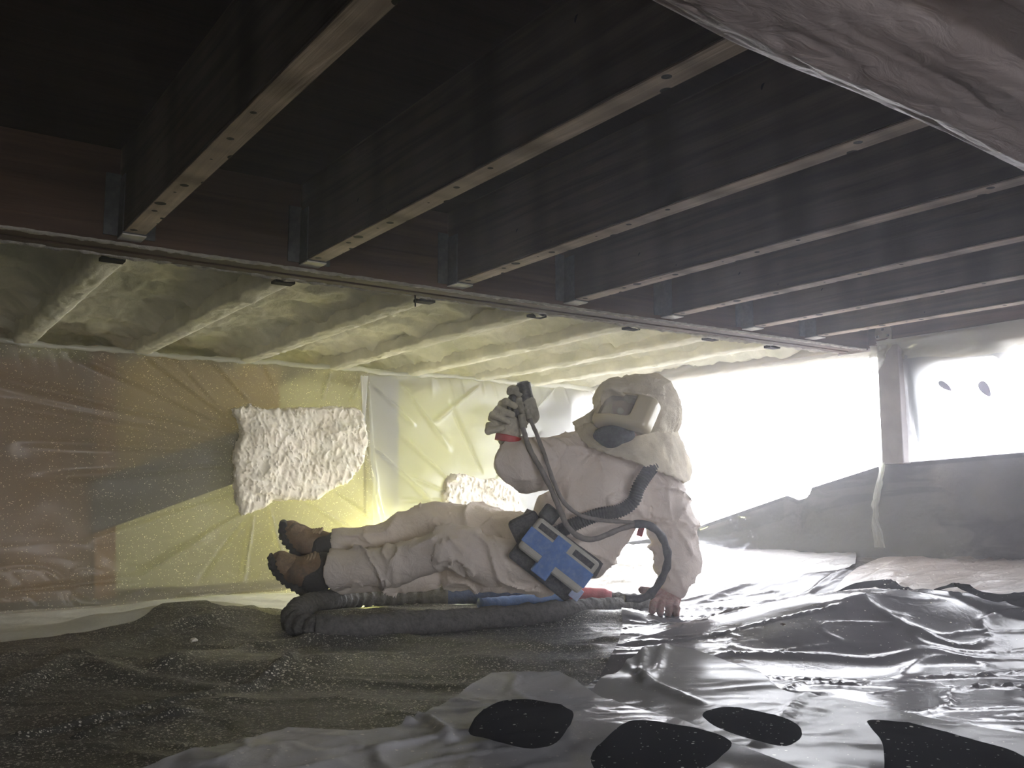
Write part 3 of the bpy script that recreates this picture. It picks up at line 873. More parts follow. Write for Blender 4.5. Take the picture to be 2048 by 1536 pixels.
def wr_milky(x, y):
    a, d = camaxes(x, y); w = fbm(N2(a * 4, d * 4, 1.), 2)
    return wr_mid(x, y) + .0045 * ridged(N2(a * 7 + d * 6 + w, d * 9 - a * 6 + w, 3.), 2) * sstep(-.75, -.5, a) * (1 - sstep(.0, .3, a)) + crease(x, y, [[(1010, 1352), (1100, 1362), (1200, 1395), (1330, 1430), (1450, 1482), (1640, 1560)], [(1270, 1395), (1290, 1420), (1300, 1440)], [(600, 1462), (700, 1480), (820, 1500)], [(780, 1470), (860, 1495), (900, 1536)]], .010, .010)
def wr_grey(x, y):
    return wr_mid(x, y) + crease(x, y, [[(1290, 1300), (1280, 1380), (1295, 1400)], [(1330, 1310), (1300, 1390)], [(1690, 1370), (1600, 1440), (1520, 1536)], [(1250, 1345), (1290, 1395), (1345, 1420), (1400, 1445)]], .010, .007)
def wr_crisp(x, y):
    a, d = camaxes(x, y)
    w = fbm(N2(a * 3, d * 3, 4.), 2)
    s = np.clip(ridged(N2(a * 2.4 + d * 2.2 + w * .6, d * 6.5 - a * 2.2 + w, 2.), 1), 0, 1) ** 2.2
    s2 = np.clip(ridged(N2(a * 5 - d * 4 + w, d * 12 + a * 3.5 + w, 8.), 1), 0, 1) ** 2
    s3 = np.clip(ridged(N2(a * 9 + d * 12 + w, d * 20 - a * 8 - w, 5.), 1), 0, 1) ** 2 * sstep(-.1, .5, fbm(N2(a * 2, d * 3, 12.), 2))
    return .008 * s + .0035 * s2 + .003 * s3 + .005 * fbm(N2(a * 2.5, d * 4, 3.), 2)
def wr_mid(x, y):
    a, d = camaxes(x, y)
    w = fbm(N2(a * 3, d * 3, 9.), 2)
    return .0025 * ridged(N2(a * 2 + d * 2.5 + w * .5, d * 6 - a * 4 + w, 5.), 2) + .0005 * ridged(N2(a * 16, d * 22 + w, 8.), 1)

M_dark = groundsheet('charcoal_sheet', (.040, .039, .036), .42, .50, .35, 16, .35, dust=(.085, .082, .074))
M_right = groundsheet('shiny_black_sheet', (.15, .145, .16), .16, .02, .10, 16, .25, spec=.07)
M_grey = groundsheet('translucent_grey_sheet', (.30, .30, .295), .22, .02, .06, 12, .12, spec=.012)
M_white = groundsheet('white_sheet', (.86, .86, .81), .4, .03, .3, 14, .12, spec=.3)
M_pale = groundsheet('pale_milky_sheet', (.46, .46, .47), .18, .03, .10, 14, .12, spec=.025)
M_blk = groundsheet('black_scrap', (.007, .007, .009), .30, .03, .06, 12, .3, spec=0.0)
M_tan = groundsheet('dusty_tan_sheet', (.38, .32, .28), .35, .05, .4, 14, .2)
M_bright = groundsheet('bright_clear_sheet', (.62, .60, .60), .30, .02, .4, 14, .12)

# whole-floor base: dark sheet on the left, shiny sheet on the right
wl = [PT(-700, 1300)[:2], PT(-60, 1295)[:2], PT(200, 1262)[:2], PT(300, 1236)[:2], PT(375, 1219)[:2], PT(430, 1230)[:2], PT(560, 1223)[:2], PT(700, 1212)[:2], PT(1000, 1208)[:2], PT(1270, 1200)[:2], PT(1330, 1240)[:2], PT(1310, 1300)[:2], PT(1180, 1400)[:2], PT(1000, 1700)[:2], PT(600, 2300)[:2], PT(-700, 2300)[:2]]
ground_sheet('charcoal_groundsheet', None, M_dark, .004, 'charcoal plastic ground sheet dusted with white specks, front left', .011, wr_char, world=wl)
wr = [PT(1240, 1205)[:2], PT(1390, 1195)[:2], PT(1480, 1172)[:2], PT(1700, 1166)[:2], PT(1900, 1185)[:2], PT(2200, 1230)[:2], PT(2700, 1400)[:2], PT(2700, 2000)[:2], PT(1400, 2300)[:2], PT(900, 2300)[:2], PT(1130, 1420)[:2], PT(1250, 1290)[:2]]
ground_sheet('shiny_groundsheet', None, M_right, .010, 'shiny wrinkled dark plastic ground sheet at front right, reflecting the window', .009, wr_crisp, world=wr)
ground_sheet('white_groundsheet', [(-500, 1330), (-60, 1300), (200, 1268), (300, 1245), (400, 1240), (600, 1240), (900, 1230), (1200, 1225), (1200, 1150), (900, 1160), (560, 1182), (300, 1200), (0, 1222), (-500, 1240)], M_white, .000, 'pale white plastic strip on the floor at the foot of the hung sheet', .02, wr_soft)
ground_sheet('bright_groundsheet', [(1150, 1215), (1390, 1205), (1500, 1185), (1690, 1172), (1720, 1120), (1690, 1075), (1550, 1068), (1380, 1075), (1200, 1090), (1120, 1150)], M_bright, .003, 'brightly lit clear plastic floor sheet below the large opening', .014, lambda x, y: wr_crisp(x, y) * 1.3)
ground_sheet('tan_groundsheet', [(1650, 1178), (1800, 1183), (2100, 1230), (2300, 1240), (2300, 1105), (2040, 1110), (1900, 1118), (1760, 1112), (1700, 1130)], M_tan, .012, 'dusty tan plastic sheet lying at the foot of the dark wall at right', .012, lambda x, y: wr_crisp(x, y) * 1.4)
ground_sheet('grey_groundsheet', [(1020, 1700), (1090, 1500), (1185, 1376), (1245, 1330), (1302, 1288), (1400, 1300), (1500, 1335), (1560, 1385), (1700, 1400), (1880, 1440), (2060, 1470), (2300, 1500), (2300, 2100), (1300, 2100)], M_grey, .032, 'smooth grey translucent sheet lying over the shiny one, front right', .009, wr_grey)
ground_sheet('milky_groundsheet', [(150, 1580), (330, 1518), (500, 1478), (585, 1455), (690, 1463), (780, 1460), (850, 1430), (930, 1382), (1010, 1346), (1072, 1340), (1160, 1370), (1215, 1400), (1330, 1430), (1450, 1480), (1650, 1560), (1750, 1700), (900, 2200), (100, 1900)], M_pale, .042, 'milky crumpled plastic sheet along the bottom edge of the picture', .008, wr_milky)
blk = [([(932, 1470), (950, 1435), (1000, 1402), (1060, 1398), (1120, 1410), (1150, 1425), (1140, 1455), (1110, 1490), (1060, 1500), (980, 1480)], .060, 'black plastic scrap on the milky sheet, leftmost of the front scraps'),
       ([(1175, 1510), (1230, 1460), (1270, 1440), (1380, 1455), (1440, 1470), (1470, 1490), (1430, 1530), (1350, 1560), (1200, 1560)], .062, 'crumpled black plastic scrap at the bottom edge, between two smooth black ones'),
       ([(1400, 1430), (1440, 1416), (1500, 1420), (1570, 1438), (1602, 1455), (1605, 1480), (1570, 1500), (1480, 1475), (1420, 1450)], .064, 'rounded black plastic scrap on the smooth grey sheet'),
       ([(1730, 1445), (1745, 1440), (1850, 1452), (1950, 1480), (2040, 1505), (2100, 1560), (1900, 1640), (1760, 1640), (1770, 1530), (1765, 1480)], .060, 'large black plastic scrap in the lower right corner')]
for px, off, lab in blk:
    ground_sheet('black_scrap', px, M_blk, off, lab, .008, wr_mid, 'plastic scrap', group='black scraps')
# rolled dark edge behind the shiny sheet
ground_sheet('rolled_edge', [(1640, 1166), (1720, 1166), (1800, 1171), (1950, 1184), (2100, 1203), (2100, 1222), (1950, 1203), (1800, 1187), (1720, 1178), (1645, 1174)], M_blk, .030, 'frayed dark edge of sheeting between the shiny and the tan sheets', .008, lambda x, y: wr_crisp(x, y) * 1.6, 'sheet edge')
for a, b, s, mt, lab in ((388, 1283, .011, M_patch, 'small pale foam crumb lying on the charcoal ground sheet'), (1566, 1250, .006, M_earth, 'tiny dirt clod on the shiny sheet right of the planted glove'), (1366, 1427, .005, M_earth, 'tiny dirt clod on the sheets near the bottom edge')):
    c = PT(a, b, .02); bm = bmesh.new(); bmesh.ops.create_icosphere(bm, subdivisions=2, radius=s)
    for v in bm.verts: v.co = v.co * (1 + .5 * vnoise(np.array([tuple(v.co * 120)]))[0]); v.co.z *= .6
    me = bpy.data.meshes.new('crumb'); bm.to_mesh(me); bm.free()
    tag(link('crumb', me, mt, None, (c[0], c[1], c[2] + s * .3)), lab, 'crumb')

# the folded sheet fixed under the joists overhead at right
def overmat():
    t = NT('overhead_fold'); o = t.coords()
    c = t.ramp(t.noise(o, 5, 4, .6), [(.3, (.66, .57, .56)), (.7, (.86, .77, .76))])
    nm = t.bump(t.noise(t.coords(scale=(1, 2.5, 1)), 14, 4, .6, 1.5), .3, .012)
    b = t.pbsdf(c, .35, nm, .4)
    tr = t.n('ShaderNodeBsdfTranslucent'); t.l(c, tr.inputs[0]); t.l(nm, tr.inputs['Normal'])
    m = t.n('ShaderNodeMixShader'); m.inputs[0].default_value = .55; t.l(b, m.inputs[1]); t.l(tr.outputs[0], m.inputs[2])
    return t.done(m.outputs[0])
M_over = overmat()
def over(u, v):
    X = .25 + u * 2.3
    prof_y = np.interp(v, [0, .10, .22, .45, .62, .72, .80, 1], [.668, .655, .630, .555, .49, .465, .43, .32])
    prof_z = np.interp(v, [0, .10, .22, .45, .62, .72, .80, 1], [.890, .872, .864, .886, .925, .897, .903, .965])
    Y = prof_y - .055 * (1 - sstep(.25, 1.0, X)) + .07 * sstep(.9, 2.2, X) + .008 * vnoise(N2(X * 3, v, 1.))
    n = ridged(N2(X * 7 + v * 5, v * 12, 4.), 2)
    Z = prof_z + .003 * fbm(N2(X * 4, v * 8, 2.), 3) + .0025 * n
    return np.stack([X, Y, np.minimum(Z, ZJ - .002)], 1)
ov = grid('overhead_fold', 260, 90, over, M_over)
tag(ov, 'pinkish grey folded plastic sheet slung under the joists at upper right', 'plastic sheet')
# ------------------------------------------------------------------ the worker
DW = 3.20
PO = np.array([DW * SP, DW * CP, 0.0])
person = empty('person', tuple(PO), -PSI)
tag(person, 'person in hooded white coveralls reclining on one arm, raising a spray gun, boots pointing left', 'person')
def L(px, py, t=0.0):
    """point of the picture at depth DW - t, in the worker's own axes: x right, y away, z up"""
    w = PD(px, py, DW - t) - PO
    return np.array([w[0] * CP - w[1] * SP, w[0] * SP + w[1] * CP, w[2]])
K = DW / 1888.0     # metres for one pixel at the worker

def fabric(name, col, warm):
    t = NT(name); v = t.coords()
    c = t.ramp(t.noise(v, 5, 4, .6), [(.3, tuple(x * .86 for x in col)), (.7, col)])
    c = t.mix(t.ramp(t.noise(v, 16, 5, .7), [(.5, (0, 0, 0)), (.75, (.45,) * 3)]), c, warm)
    h = t.noise(v, 22, 5, .6, 1.2); h2 = t.noise(v, 400, 2)
    nm = t.bump(h2, .1, .001, t.bump(h, .75, .012))
    b = t.pbsdf(c, .75, nm, .25)
    tr = t.n('ShaderNodeBsdfTranslucent'); t.l(c, tr.inputs[0])
    m = t.n('ShaderNodeMixShader'); m.inputs[0].default_value = .22; t.l(b, m.inputs[1]); t.l(tr.outputs[0], m.inputs[2])
    return t.done(m.outputs[0])
M_suit = fabric('white_coverall', (.86, .78, .72), (.74, .63, .53))
M_hood = foam('foam_crusted_hood', (.84, .76, .60), (.70, .62, .48), 16, 220, .7)
M_capem = foam('foam_crusted_cape', (.82, .73, .56), (.66, .58, .45), 12, 300, .6)
M_glove = simple('dirty_glove', (.46, .43, .34), .8, .25, 30, .4, 120, dust=(.70, .64, .50), dust_amt=.7)
M_glove2 = simple('red_brown_glove', (.40, .20, .18), .75, .3, 40, .4, 120, dust=(.55, .47, .38), dust_amt=.7)
M_redtape = simple('red_tape', (.50, .035, .04), .5, .15, 20)
M_bluetape = simple('blue_tape', (.055, .16, .46), .55, .15, 25, dust=(.35, .45, .55), dust_amt=.35)
M_dkcloth = simple('black_webbing', (.035, .036, .045), .7, .3, 40, .3, 200, dust=(.22, .21, .20), dust_amt=.5)
M_rubber = simple('dusty_black_rubber', (.030, .030, .034), .6, .3, 30, .2, 120, dust=(.20, .19, .17), dust_amt=.4)
M_unit = simple('grey_plastic_unit', (.42, .41, .36), .55, .12, 25, .1, 80)
M_resp = simple('grey_respirator', (.022, .024, .03), .7, .3, 40, .3, 150, dust=(.15, .16, .16), dust_amt=.4)
M_skin = simple('skin', (.50, .33, .27), .55, .1, 20)

# --- coverall: one continuous body
def suit_parts():
    P = []
    P.append(ell(L(1208, 968, 0), (.165, .125, .155)))                      # chest
    P.append(cap(L(1160, 908, .01), L(1300, 935, .0), .080, .088))           # shoulders
    P.append(cap(L(1195, 985, .01), L(1125, 1085, .0), .150, .130))          # trunk
    P.append(ell(L(1105, 1112, -.03), (.150, .130, .105)))                   # hips
    P.append(cap(L(1235, 1000, .0), L(1185, 1105, -.01), .115, .085))        # flank
    P.append(cap(L(1255, 905, .0), L(1265, 860, .0), .07, .06))              # neck
    # raised arm
    P.append(cap(L(1150, 908, .03), L(1060, 932, .13), .085, .082))
    P.append(cap(L(1060, 932, .13), L(1032, 926, .15), .076, .070))
    P.append(cap(L(1032, 928, .15), L(1017, 894, .12), .066, .034))
    # planted arm
    P.append(cap(L(1310, 950, -.01), L(1343, 1050, .0), .082, .084))
    P.append(cap(L(1343, 1050, .0), L(1354, 1130, .01), .084, .076))
    P.append(cap(L(1354, 1130, .01), L(1348, 1172, .02), .074, .050))
    # far leg
    P.append(cap(L(1080, 1090, -.09), L(960, 1066, -.16), .105, .098))
    P.append(cap(L(960, 1066, -.16), L(868, 1062, -.20), .098, .090))
    P.append(cap(L(868, 1062, -.20), L(760, 1090, -.20), .090, .076))
    P.append(cap(L(760, 1090, -.20), L(630, 1103, -.18), .076, .074))
    # near leg
    P.append(cap(L(1085, 1130, .03), L(985, 1122, .03), .096, .084))
    P.append(cap(L(985, 1122, .03), L(888, 1097, .03), .082, .074))
    P.append(cap(L(888, 1097, .03), L(800, 1130, -.01), .074, .072))
    P.append(cap(L(800, 1130, -.01), L(640, 1142, -.06), .074, .074))
    # loose cloth sagging between the legs and to the ground
    P.append(cap(L(1060, 1150, -.05), L(915, 1152, -.09), .075, .052))
    P.append(cap(L(845, 1152, -.12), L(690, 1158, -.12), .056, .060))
    return P
_sp = suit_parts()
_cutx = L(663, 1120, -.1)[0]
def suit_fn(p):
    d = _sp[0](p)
    for g in _sp[1:]: d = smin(d, g(p), .020)
    # trouser ends
    edge = _cutx + .005 * np.sin(p[:, 2] * 40) + .006 * np.sin(p[:, 1] * 50) + (.16 - p[:, 2]) * .12
    d = np.maximum(d, edge - p[:, 0])
    return d
_kn = [L(890, 1062, .06), L(1120, 1060, .08), L(1345, 1050, .05), L(1190, 900, .06)]
def suit_disp(p):
    w = fbm(p * 6, 2)
    leg = 1 - sstep(L(1050, 1, 0)[0], L(1130, 1, 0)[0], p[:, 0])
    arm = sstep(L(1290, 1, 0)[0], L(1330, 1, 0)[0], p[:, 0])
    q1 = np.stack([p[:, 0] * 6.0 + p[:, 2] * 3.5 + w * .5, p[:, 1] * 3, p[:, 2] * 3.0 - p[:, 0] * 1.5 + w * .4], 1)
    f1 = np.clip(ridged(q1, 1), 0, 1) ** 1.6 - .3
    q2 = np.stack([p[:, 0] * 4 - p[:, 2] * 4 + w * .6, p[:, 1] * 4, p[:, 2] * 5.5 + p[:, 0] * 4 + w * .5], 1)
    f2 = np.clip(ridged(q2 + 9, 1), 0, 1) ** 1.6 - .3
    q3 = np.stack([p[:, 0] * 6 + p[:, 2] * 6 + w, p[:, 1] * 6, p[:, 2] * 11 - p[:, 0] * 4 + w], 1)
    f3 = np.clip(ridged(q3 + 4, 1), 0, 1) ** 1.5 - .3
    q4 = np.stack([p[:, 0] * 16 + p[:, 2] * 7 + w * 1.2, p[:, 1] * 8, p[:, 2] * 7 - p[:, 0] * 5 + w], 1)
    fine = np.clip(ridged(q4 + 2, 1), 0, 1) ** 2 - .2
    elbow = np.exp(-(np.linalg.norm(p - L(1035, 935, .14), axis=1) / .10) ** 2)
    # radiating creases from knees, elbow, armpit
    rad = 0
    for k, c in enumerate(_kn):
        v = p - c; r = np.linalg.norm(v, axis=1); ang = np.arctan2(v[:, 2], v[:, 0])
        rad = rad + np.exp(-(r / .14) ** 2) * (1 - np.abs(np.sin(ang * 3.5 + k * 1.7 + w * .6))) ** 2 * sstep(.015, .07, r)
    fade = sstep(_cutx, _cutx + .07, p[:, 0])
    return fade * (1 - .6 * elbow) * (leg * (.022 * f1 + .010 * f2) + (1 - leg) * (1 - arm) * (.016 * f2 + .010 * f1) + arm * (.010 * f3) + .009 * fine + .018 * rad)
lo, hi = bounds([L(650, 1190, -.35), L(1410, 740, .30)], .03); lo[2] = -.02; hi[1] = .36; lo[1] = -.33
body = sdf('coverall', suit_fn, lo, hi, .0068, M_suit, person, suit_disp, .04)
body['label'] = 'crumpled off-white coverall'

# --- head inside the hood
hd = L(1262, 832, .02)
face = union([ell(hd, (.076, .095, .112)), ell(hd + np.array([-.035, -.075, -.02]), (.018, .026, .020)), ell(hd + np.array([-.03, -.05, -.075]), (.045, .05, .035)), cap(hd + np.array([-.05, -.055, .03]), hd + np.array([.02, -.075, .03]), .018, .018)], .018)
sdf('head', face, hd - .15, hd + .15, .007, M_skin, person)
for s in (-.045, .012):
    bm = bmesh.new(); bmesh.ops.create_uvsphere(bm, u_segments=14, v_segments=8, radius=.012)
    me = bpy.data.meshes.new('eye'); bm.to_mesh(me); bm.free()
    link('eye', me, simple('eye_white', (.7, .68, .65), .2), person, tuple(hd + np.array([s, -.082 + (s + .02) ** 2 * 2, .010])))

# --- hood
hc = L(1275, 823, -.01)
vis_c = L(1249, 821, .145)
# visor axes: right, out of the face, up
vx = np.array([.80, -.55, -.16]); vx /= np.linalg.norm(vx)
vz = np.array([.42, .364, .85]); vz = vz - vx * (vz @ vx); vz /= np.linalg.norm(vz)
vy = np.cross(vz, vx)                        # points away from the viewer
RV = np.stack([vx, vy, vz], 1)
def hood_fn(p):
    d = ell(hc, (.142, .150, .128))(p)
    d = smin(d, ell(L(1305, 815, -.05), (.095, .12, .115))(p), .03)
    d = smin(d, ell(L(1225, 795, .05), (.060, .09, .060))(p), .03)       # brow over the visor
    d = smin(d, cap(L(1200, 835, .06), L(1162, 855, .03), .040, .026)(p), .03)   # crust at the left cheek
    d = smin(d, cap(L(1290, 862, .05), L(1325, 850, -.02), .05, .06)(p), .03)
    cut = rbox(vis_c - vy * .02, (.082, .060, .046), .02, RV)(p)
    return np.maximum(d, -cut)
def hood_disp(p): return .005 * fbm(p * 26, 3) + .0032 * ridged(p * 60, 2) + .012 * (ridged(p * 9 + 3, 1) - .5) * .6
lo, hi = bounds([L(1140, 900, .22), L(1375, 735, -.20)], .02); lo[1] = -.30; hi[1] = .24
hood = sdf('hood', hood_fn, lo, hi, .0055, M_hood, person, hood_disp, .03)
hood['label'] = 'cream hood crusted with dried foam'
hem = [(1150, 850, .02), (1160, 878, .09), (1192, 900, .15), (1240, 915, .18), (1300, 936, .17), (1345, 953, .12), (1376, 964, .03), (1381, 930, -.05), (1345, 905, -.13), (1260, 888, -.16), (1190, 868, -.12), (1152, 846, -.05)]
top = [(1182, 832, .03), (1190, 852, .10), (1212, 868, .14), (1250, 874, .155), (1292, 868, .14), (1325, 860, .09), (1343, 852, .03), (1345, 845, -.05), (1320, 835, -.12), (1260, 828, -.14), (1205, 825, -.11), (1184, 824, -.04)]
def closed(P, n):
    P = np.asarray(P); m = len(P); out = []
    for i in range(m):
        a, b, c, d = P[i - 1], P[i], P[(i + 1) % m], P[(i + 2) % m]
        for t in np.linspace(0, 1, n, endpoint=False):
            out.append(.5 * ((2 * b) + (-a + c) * t + (2 * a - 5 * b + 4 * c - d) * t ** 2 + (-a + 3 * b - 3 * c + d) * t ** 3))
    return np.array(out)
H0 = closed([L(*q) for q in top], 14); H1 = closed([L(*q) for q in hem], 14)
def cape_mesh():
    n = len(H0); rows = 22; V = []
    cen = (H0.mean(0) + H1.mean(0)) / 2
    for side_ in (0, 1):
        for r in range(rows):
            t = r / (rows - 1); P = H0 + (H1 - H0) * t
            out = P - np.array([cen[0], cen[1], 0]) * [1, 1, 0]; out[:, 2] = 0; out /= np.linalg.norm(out, axis=1)[:, None]
            P = P + out * (.018 * math.sin(math.pi * t))[None] if False else P + out * (.006 * math.sin(math.pi * t))
            nn = .007 * fbm(P * 14, 3) + .003 * ridged(P * 80, 2)
            P = P + out * (nn[:, None] - (.007 if side_ else 0))
            if t > .95: P = P + np.column_stack([np.zeros(n), np.zeros(n), .004 * fbm(P * 60, 2)])
            V.append(P)
    V = np.vstack(V); F = []
    for s in (0, 1):
        for r in range(rows - 1):
            for k in range(n):
                k2 = (k + 1) % n; b = (s * rows + r) * n
                q = [b + k, b + n + k, b + n + k2, b + k2]; F.append(q if s == 0 else q[::-1])
    for k in range(n):
        k2 = (k + 1) % n; a = (rows - 1) * n; b = (2 * rows - 1) * n
        F.append([a + k, b + k, b + k2, a + k2])
    return V, F
V, F = cape_mesh(); cp = mesh('hood_cape', V, F, M_capem, person); cp['label'] = 'flared cream cape of the hood, crusted with foam'

# --- visor: frame box with lens
def vp(x, y, z): return vis_c + vx * x + vy * y + vz * z
def visor_fn(p):
    q = (p - vis_c) @ RV
    bend = q.copy(); bend[:, 1] = bend[:, 1] - 1.6 * q[:, 0] ** 2
    o = rbox((0, 0, 0), (.104, .030, .062), .020)(bend)
    i = rbox((-.026, -.02, .010), (.066, .20, .045), .014)(bend)
    return np.maximum(o, -i)
M_frame = NT('clear_yellow_visor_frame')
_b = M_frame.pbsdf((.66, .58, .38), .30, None, .6); M_frame = M_frame.done(_b)
visor = sdf('visor_frame', visor_fn, vis_c - .15, vis_c + .15, .0045, M_frame, person)
t = NT('visor_lens'); g = t.n('ShaderNodeBsdfGlossy'); g.inputs['Roughness'].default_value = .08; g.inputs[0].default_value = (.9, .9, .95, 1)
tp = t.n('ShaderNodeBsdfTransparent'); tp.inputs[0].default_value = (.80, .78, .80, 1)
df = t.n('ShaderNodeBsdfDiffuse'); df.inputs[0].default_value = (.55, .52, .50, 1)
m1 = t.n('ShaderNodeMixShader'); m1.inputs[0].default_value = .40; t.l(tp.outputs[0], m1.inputs[1]); t.l(df.outputs[0], m1.inputs[2])
m2 = t.n('ShaderNodeMixShader'); m2.inputs[0].default_value = .20; t.l(m1.outputs[0], m2.inputs[1]); t.l(g.outputs[0], m2.inputs[2])
M_lens = t.done(m2.outputs[0])
def lensf(u, v):
    x = -.096 + u * .140; z = -.038 + v * .096
    y = -.012 + 1.6 * x ** 2
    return vis_c + x[:, None] * vx + y[:, None] * vy + z[:, None] * vz
lens = grid('lens', 24, 14, lensf, M_lens, visor)
# grey breathing mask under the visor
rc = L(1228, 871, .148)
resp = sdf('respirator', union([ell(rc, (.068, .036, .032)), cap(rc + np.array([-.03, -.01, .0]), rc + np.array([.045, .0, .012]), .024, .018), ell(rc + np.array([-.012, -.02, -.014]), (.036, .03, .028))], .012), rc - .11, rc + .11, .005, M_resp, person, lambda p: .002 * ridged(p * 90, 1))
sweep('hood_strap', [L(1338, 838, .0), L(1345, 856, .0), L(1349, 880, -.03)], .006, M_dkcloth, person, .006, 8)

# --- breathing hose, belt, belt unit with blue tape
sweep('breathing_hose', [L(1312, 925, .13), L(1296, 945, .165), L(1277, 975, .178), L(1266, 1003, .180), L(1238, 1022, .182), L(1195, 1030, .180), L(1150, 1048, .170), L(1105, 1070, .14)],
      lambda s, T: .021 + .0022 * np.sin(s * 2 * np.pi / .0085), M_rubber, person, .0018, 16)
def beltring(c, ax, r1, r2, h, th, name, mat):
    ax = ax / np.linalg.norm(ax); e1 = np.cross(ax, [0, 1, 0]); e1 /= np.linalg.norm(e1); e2 = np.cross(ax, e1)
    a = np.linspace(0, 2 * np.pi, 72, endpoint=False); V = []
    for (dr, dh) in ((0, -h), (th, -h * .9), (th, h * .9), (0, h)):
        V.append(c + np.outer(np.cos(a) * (r1 + dr), e1) + np.outer(np.sin(a) * (r2 + dr), e2) + ax * dh)
    V = np.stack(V, 1).reshape(-1, 3); F = []
    for k in range(72):
        k2 = (k + 1) % 72
        for m in range(4): F.append([k * 4 + m, k * 4 + (m + 1) % 4, k2 * 4 + (m + 1) % 4, k2 * 4 + m])
    return mesh(name, V, F, mat, person, False)
bax = L(1165, 1020, 0) - L(1105, 1105, 0)
beltring(L(1122, 1086, -.005), bax, .150, .148, .030, .010, 'belt', M_dkcloth)
uc = L(1117, 1110, .185)
ang = math.atan2(-(1155 - 1068), (1172 - 1060))
ux = np.array([math.cos(ang), 0, math.sin(ang)]); uz = np.array([-math.sin(ang), 0, math.cos(ang)]); uy = np.cross(uz, ux)
# tilt the unit's face up towards the viewer a little
UM = Matrix(((ux[0], uy[0], uz[0], uc[0]), (ux[1], uy[1], uz[1], uc[1]), (ux[2], uy[2], uz[2], uc[2]), (0, 0, 0, 1)))
unit = box('belt_unit', (-.120, -.030, -.060), (.120, .030, .060), M_unit, person, .012, None, UM, 3)
unit['label'] = 'boxy grey filter unit on the belt, crossed by blue tape'
box('backing', (-.125, .031, -.105), (.115, .062, .055), M_dkcloth, unit, .012, None, UM, 3)
box('tape_band', (-.124, -.0325, -.034), (.122, -.029, .020), M_bluetape, unit, .001, None, UM)
box('tape_band', (-.040, -.0330, -.088), (.012, -.0295, .050), M_bluetape, unit, .001, None, UM)
box('tape_band', (-.042, -.031, -.090), (.014, .030, -.0605), M_bluetape, unit, .001, None, UM)
for x0, x1 in ((-.105, -.030), (.030, .105)):
    box('vent_slot', (x0, -.0312, .028), (x1, -.0290, .048), M_dkcloth, unit, .0008, None, UM)
box('buckle_block', (-.128, .0, .058), (-.070, .045, .110), M_rubber, unit, .008, None, UM)
M_bluerag = simple('pale_blue_tape', (.40, .47, .66), .6)
box('tape_tail', (.098, -.020, -.080), (.132, -.012, -.040), M_bluerag, unit, .003, None, UM)
box('pouch', (-.05, -.04, -.055), (.05, .04, .055), M_dkcloth, person, .015, None, Matrix.Translation(Vector(L(1056, 1062, .12))) @ Matrix.Rotation(-.45, 4, 'Y'), 3)
box('red_tab', (-.010, -.004, -.016), (.010, .004, .016), M_redtape, person, .003, None, Matrix.Translation(Vector(L(1281, 1063, .06))) @ Matrix.Rotation(.3, 4, 'Y'))

# --- hands
def hand(name, pts_palm, fingers, mat, k=.008, vox=.0036, thumb=None):
    fs = [cap(a, b, ra, rb) for a, b, ra, rb in pts_palm]
    palm = union(fs, .014); chains = []
    allp = [q for a, b, _, _ in pts_palm for q in (a, b)]
    for ch in fingers:
        allp += [c[0] for c in ch]
        segs = [cap(ch[i][0], ch[i + 1][0], ch[i][1], ch[i + 1][1]) for i in range(len(ch) - 1)]
        chains.append(union(segs, .004))
    def fn(p):
        d = palm(p); f = None
        for c in chains:
            x = c(p); f = x if f is None else np.minimum(f, x)
        return smin(d, f, .006)
    lo, hi = bounds(allp, .03)
    return sdf(name, fn, lo, hi, vox, mat, person, lambda p: .0012 * fbm(p * 110, 2))
# raised hand round the gun handle; fingers stacked at the left of the handle
T0 = .13
fr = []
base = [((1020, 822), (1003, 809), (1012, 803), (1029, 812)), ((1017, 838), (993, 824), (997, 818), (1024, 829)), ((1012, 850), (984, 836), (986, 829), (1016, 843)), ((1006, 864), (979, 852), (977, 862), (1004, 856))]
for i, (a, b, c, d) in enumerate(base):
    fr.append([(L(*a, T0 - .012), .0130), (L(*b, T0 + .004), .0128), (L(*c, T0 + .026), .0120), (L(*d, T0 + .036), .0105)])
fr.append([(L(1036, 862, T0 - .02), .015), (L(1050, 842, T0 - .012), .0125), (L(1047, 822, T0 + .004), .0110)])   # thumb
hr = hand('glove', [(L(1014, 878, T0 - .01), L(1020, 850, T0 - .012), .030, .034), (L(1028, 868, T0 - .015), L(1034, 838, T0 - .018), .024, .024), (L(1012, 866, T0 - .005), L(1018, 832, T0 - .014), .026, .020)], fr, M_glove)
hr['label'] = 'dirty grey work glove gripping the gun'
def cuff(name, c, ax, r, h, mat):
    ax = ax / np.linalg.norm(ax); return sweep(name, [c - ax * h, c, c + ax * h], r, mat, person, .004, 26)
cuff('wrist_tape', L(1016, 878, .125), L(1020, 860, .12) - L(1014, 890, .12), .043, .011, M_redtape)
# planted hand on the ground
fr = []
for i, (a, b, c) in enumerate((((1322, 1196), (1308, 1206), (1304, 1222)), ((1332, 1196), (1322, 1208), (1320, 1226)), ((1342, 1198), (1338, 1212), (1337, 1229)), ((1350, 1202), (1352, 1216), (1352, 1230)))):
    fr.append([(L(*a, .045), .0135), (L(*b, .085), .0130), (L(*c, .100), .0115)])
fr.append([(L(1325, 1186, .02), .015), (L(1303, 1183, .035), .013), (L(1284, 1180, .045), .0125)])
hl = hand('glove', [(L(1345, 1176, .015), L(1338, 1196, .030), .030, .030), (L(1350, 1188, .02), L(1346, 1206, .04), .024, .022), (L(1328, 1190, .02), L(1324, 1202, .04), .022, .020)], fr, M_glove2)
hl['label'] = 'red-brown work glove planted on the floor'

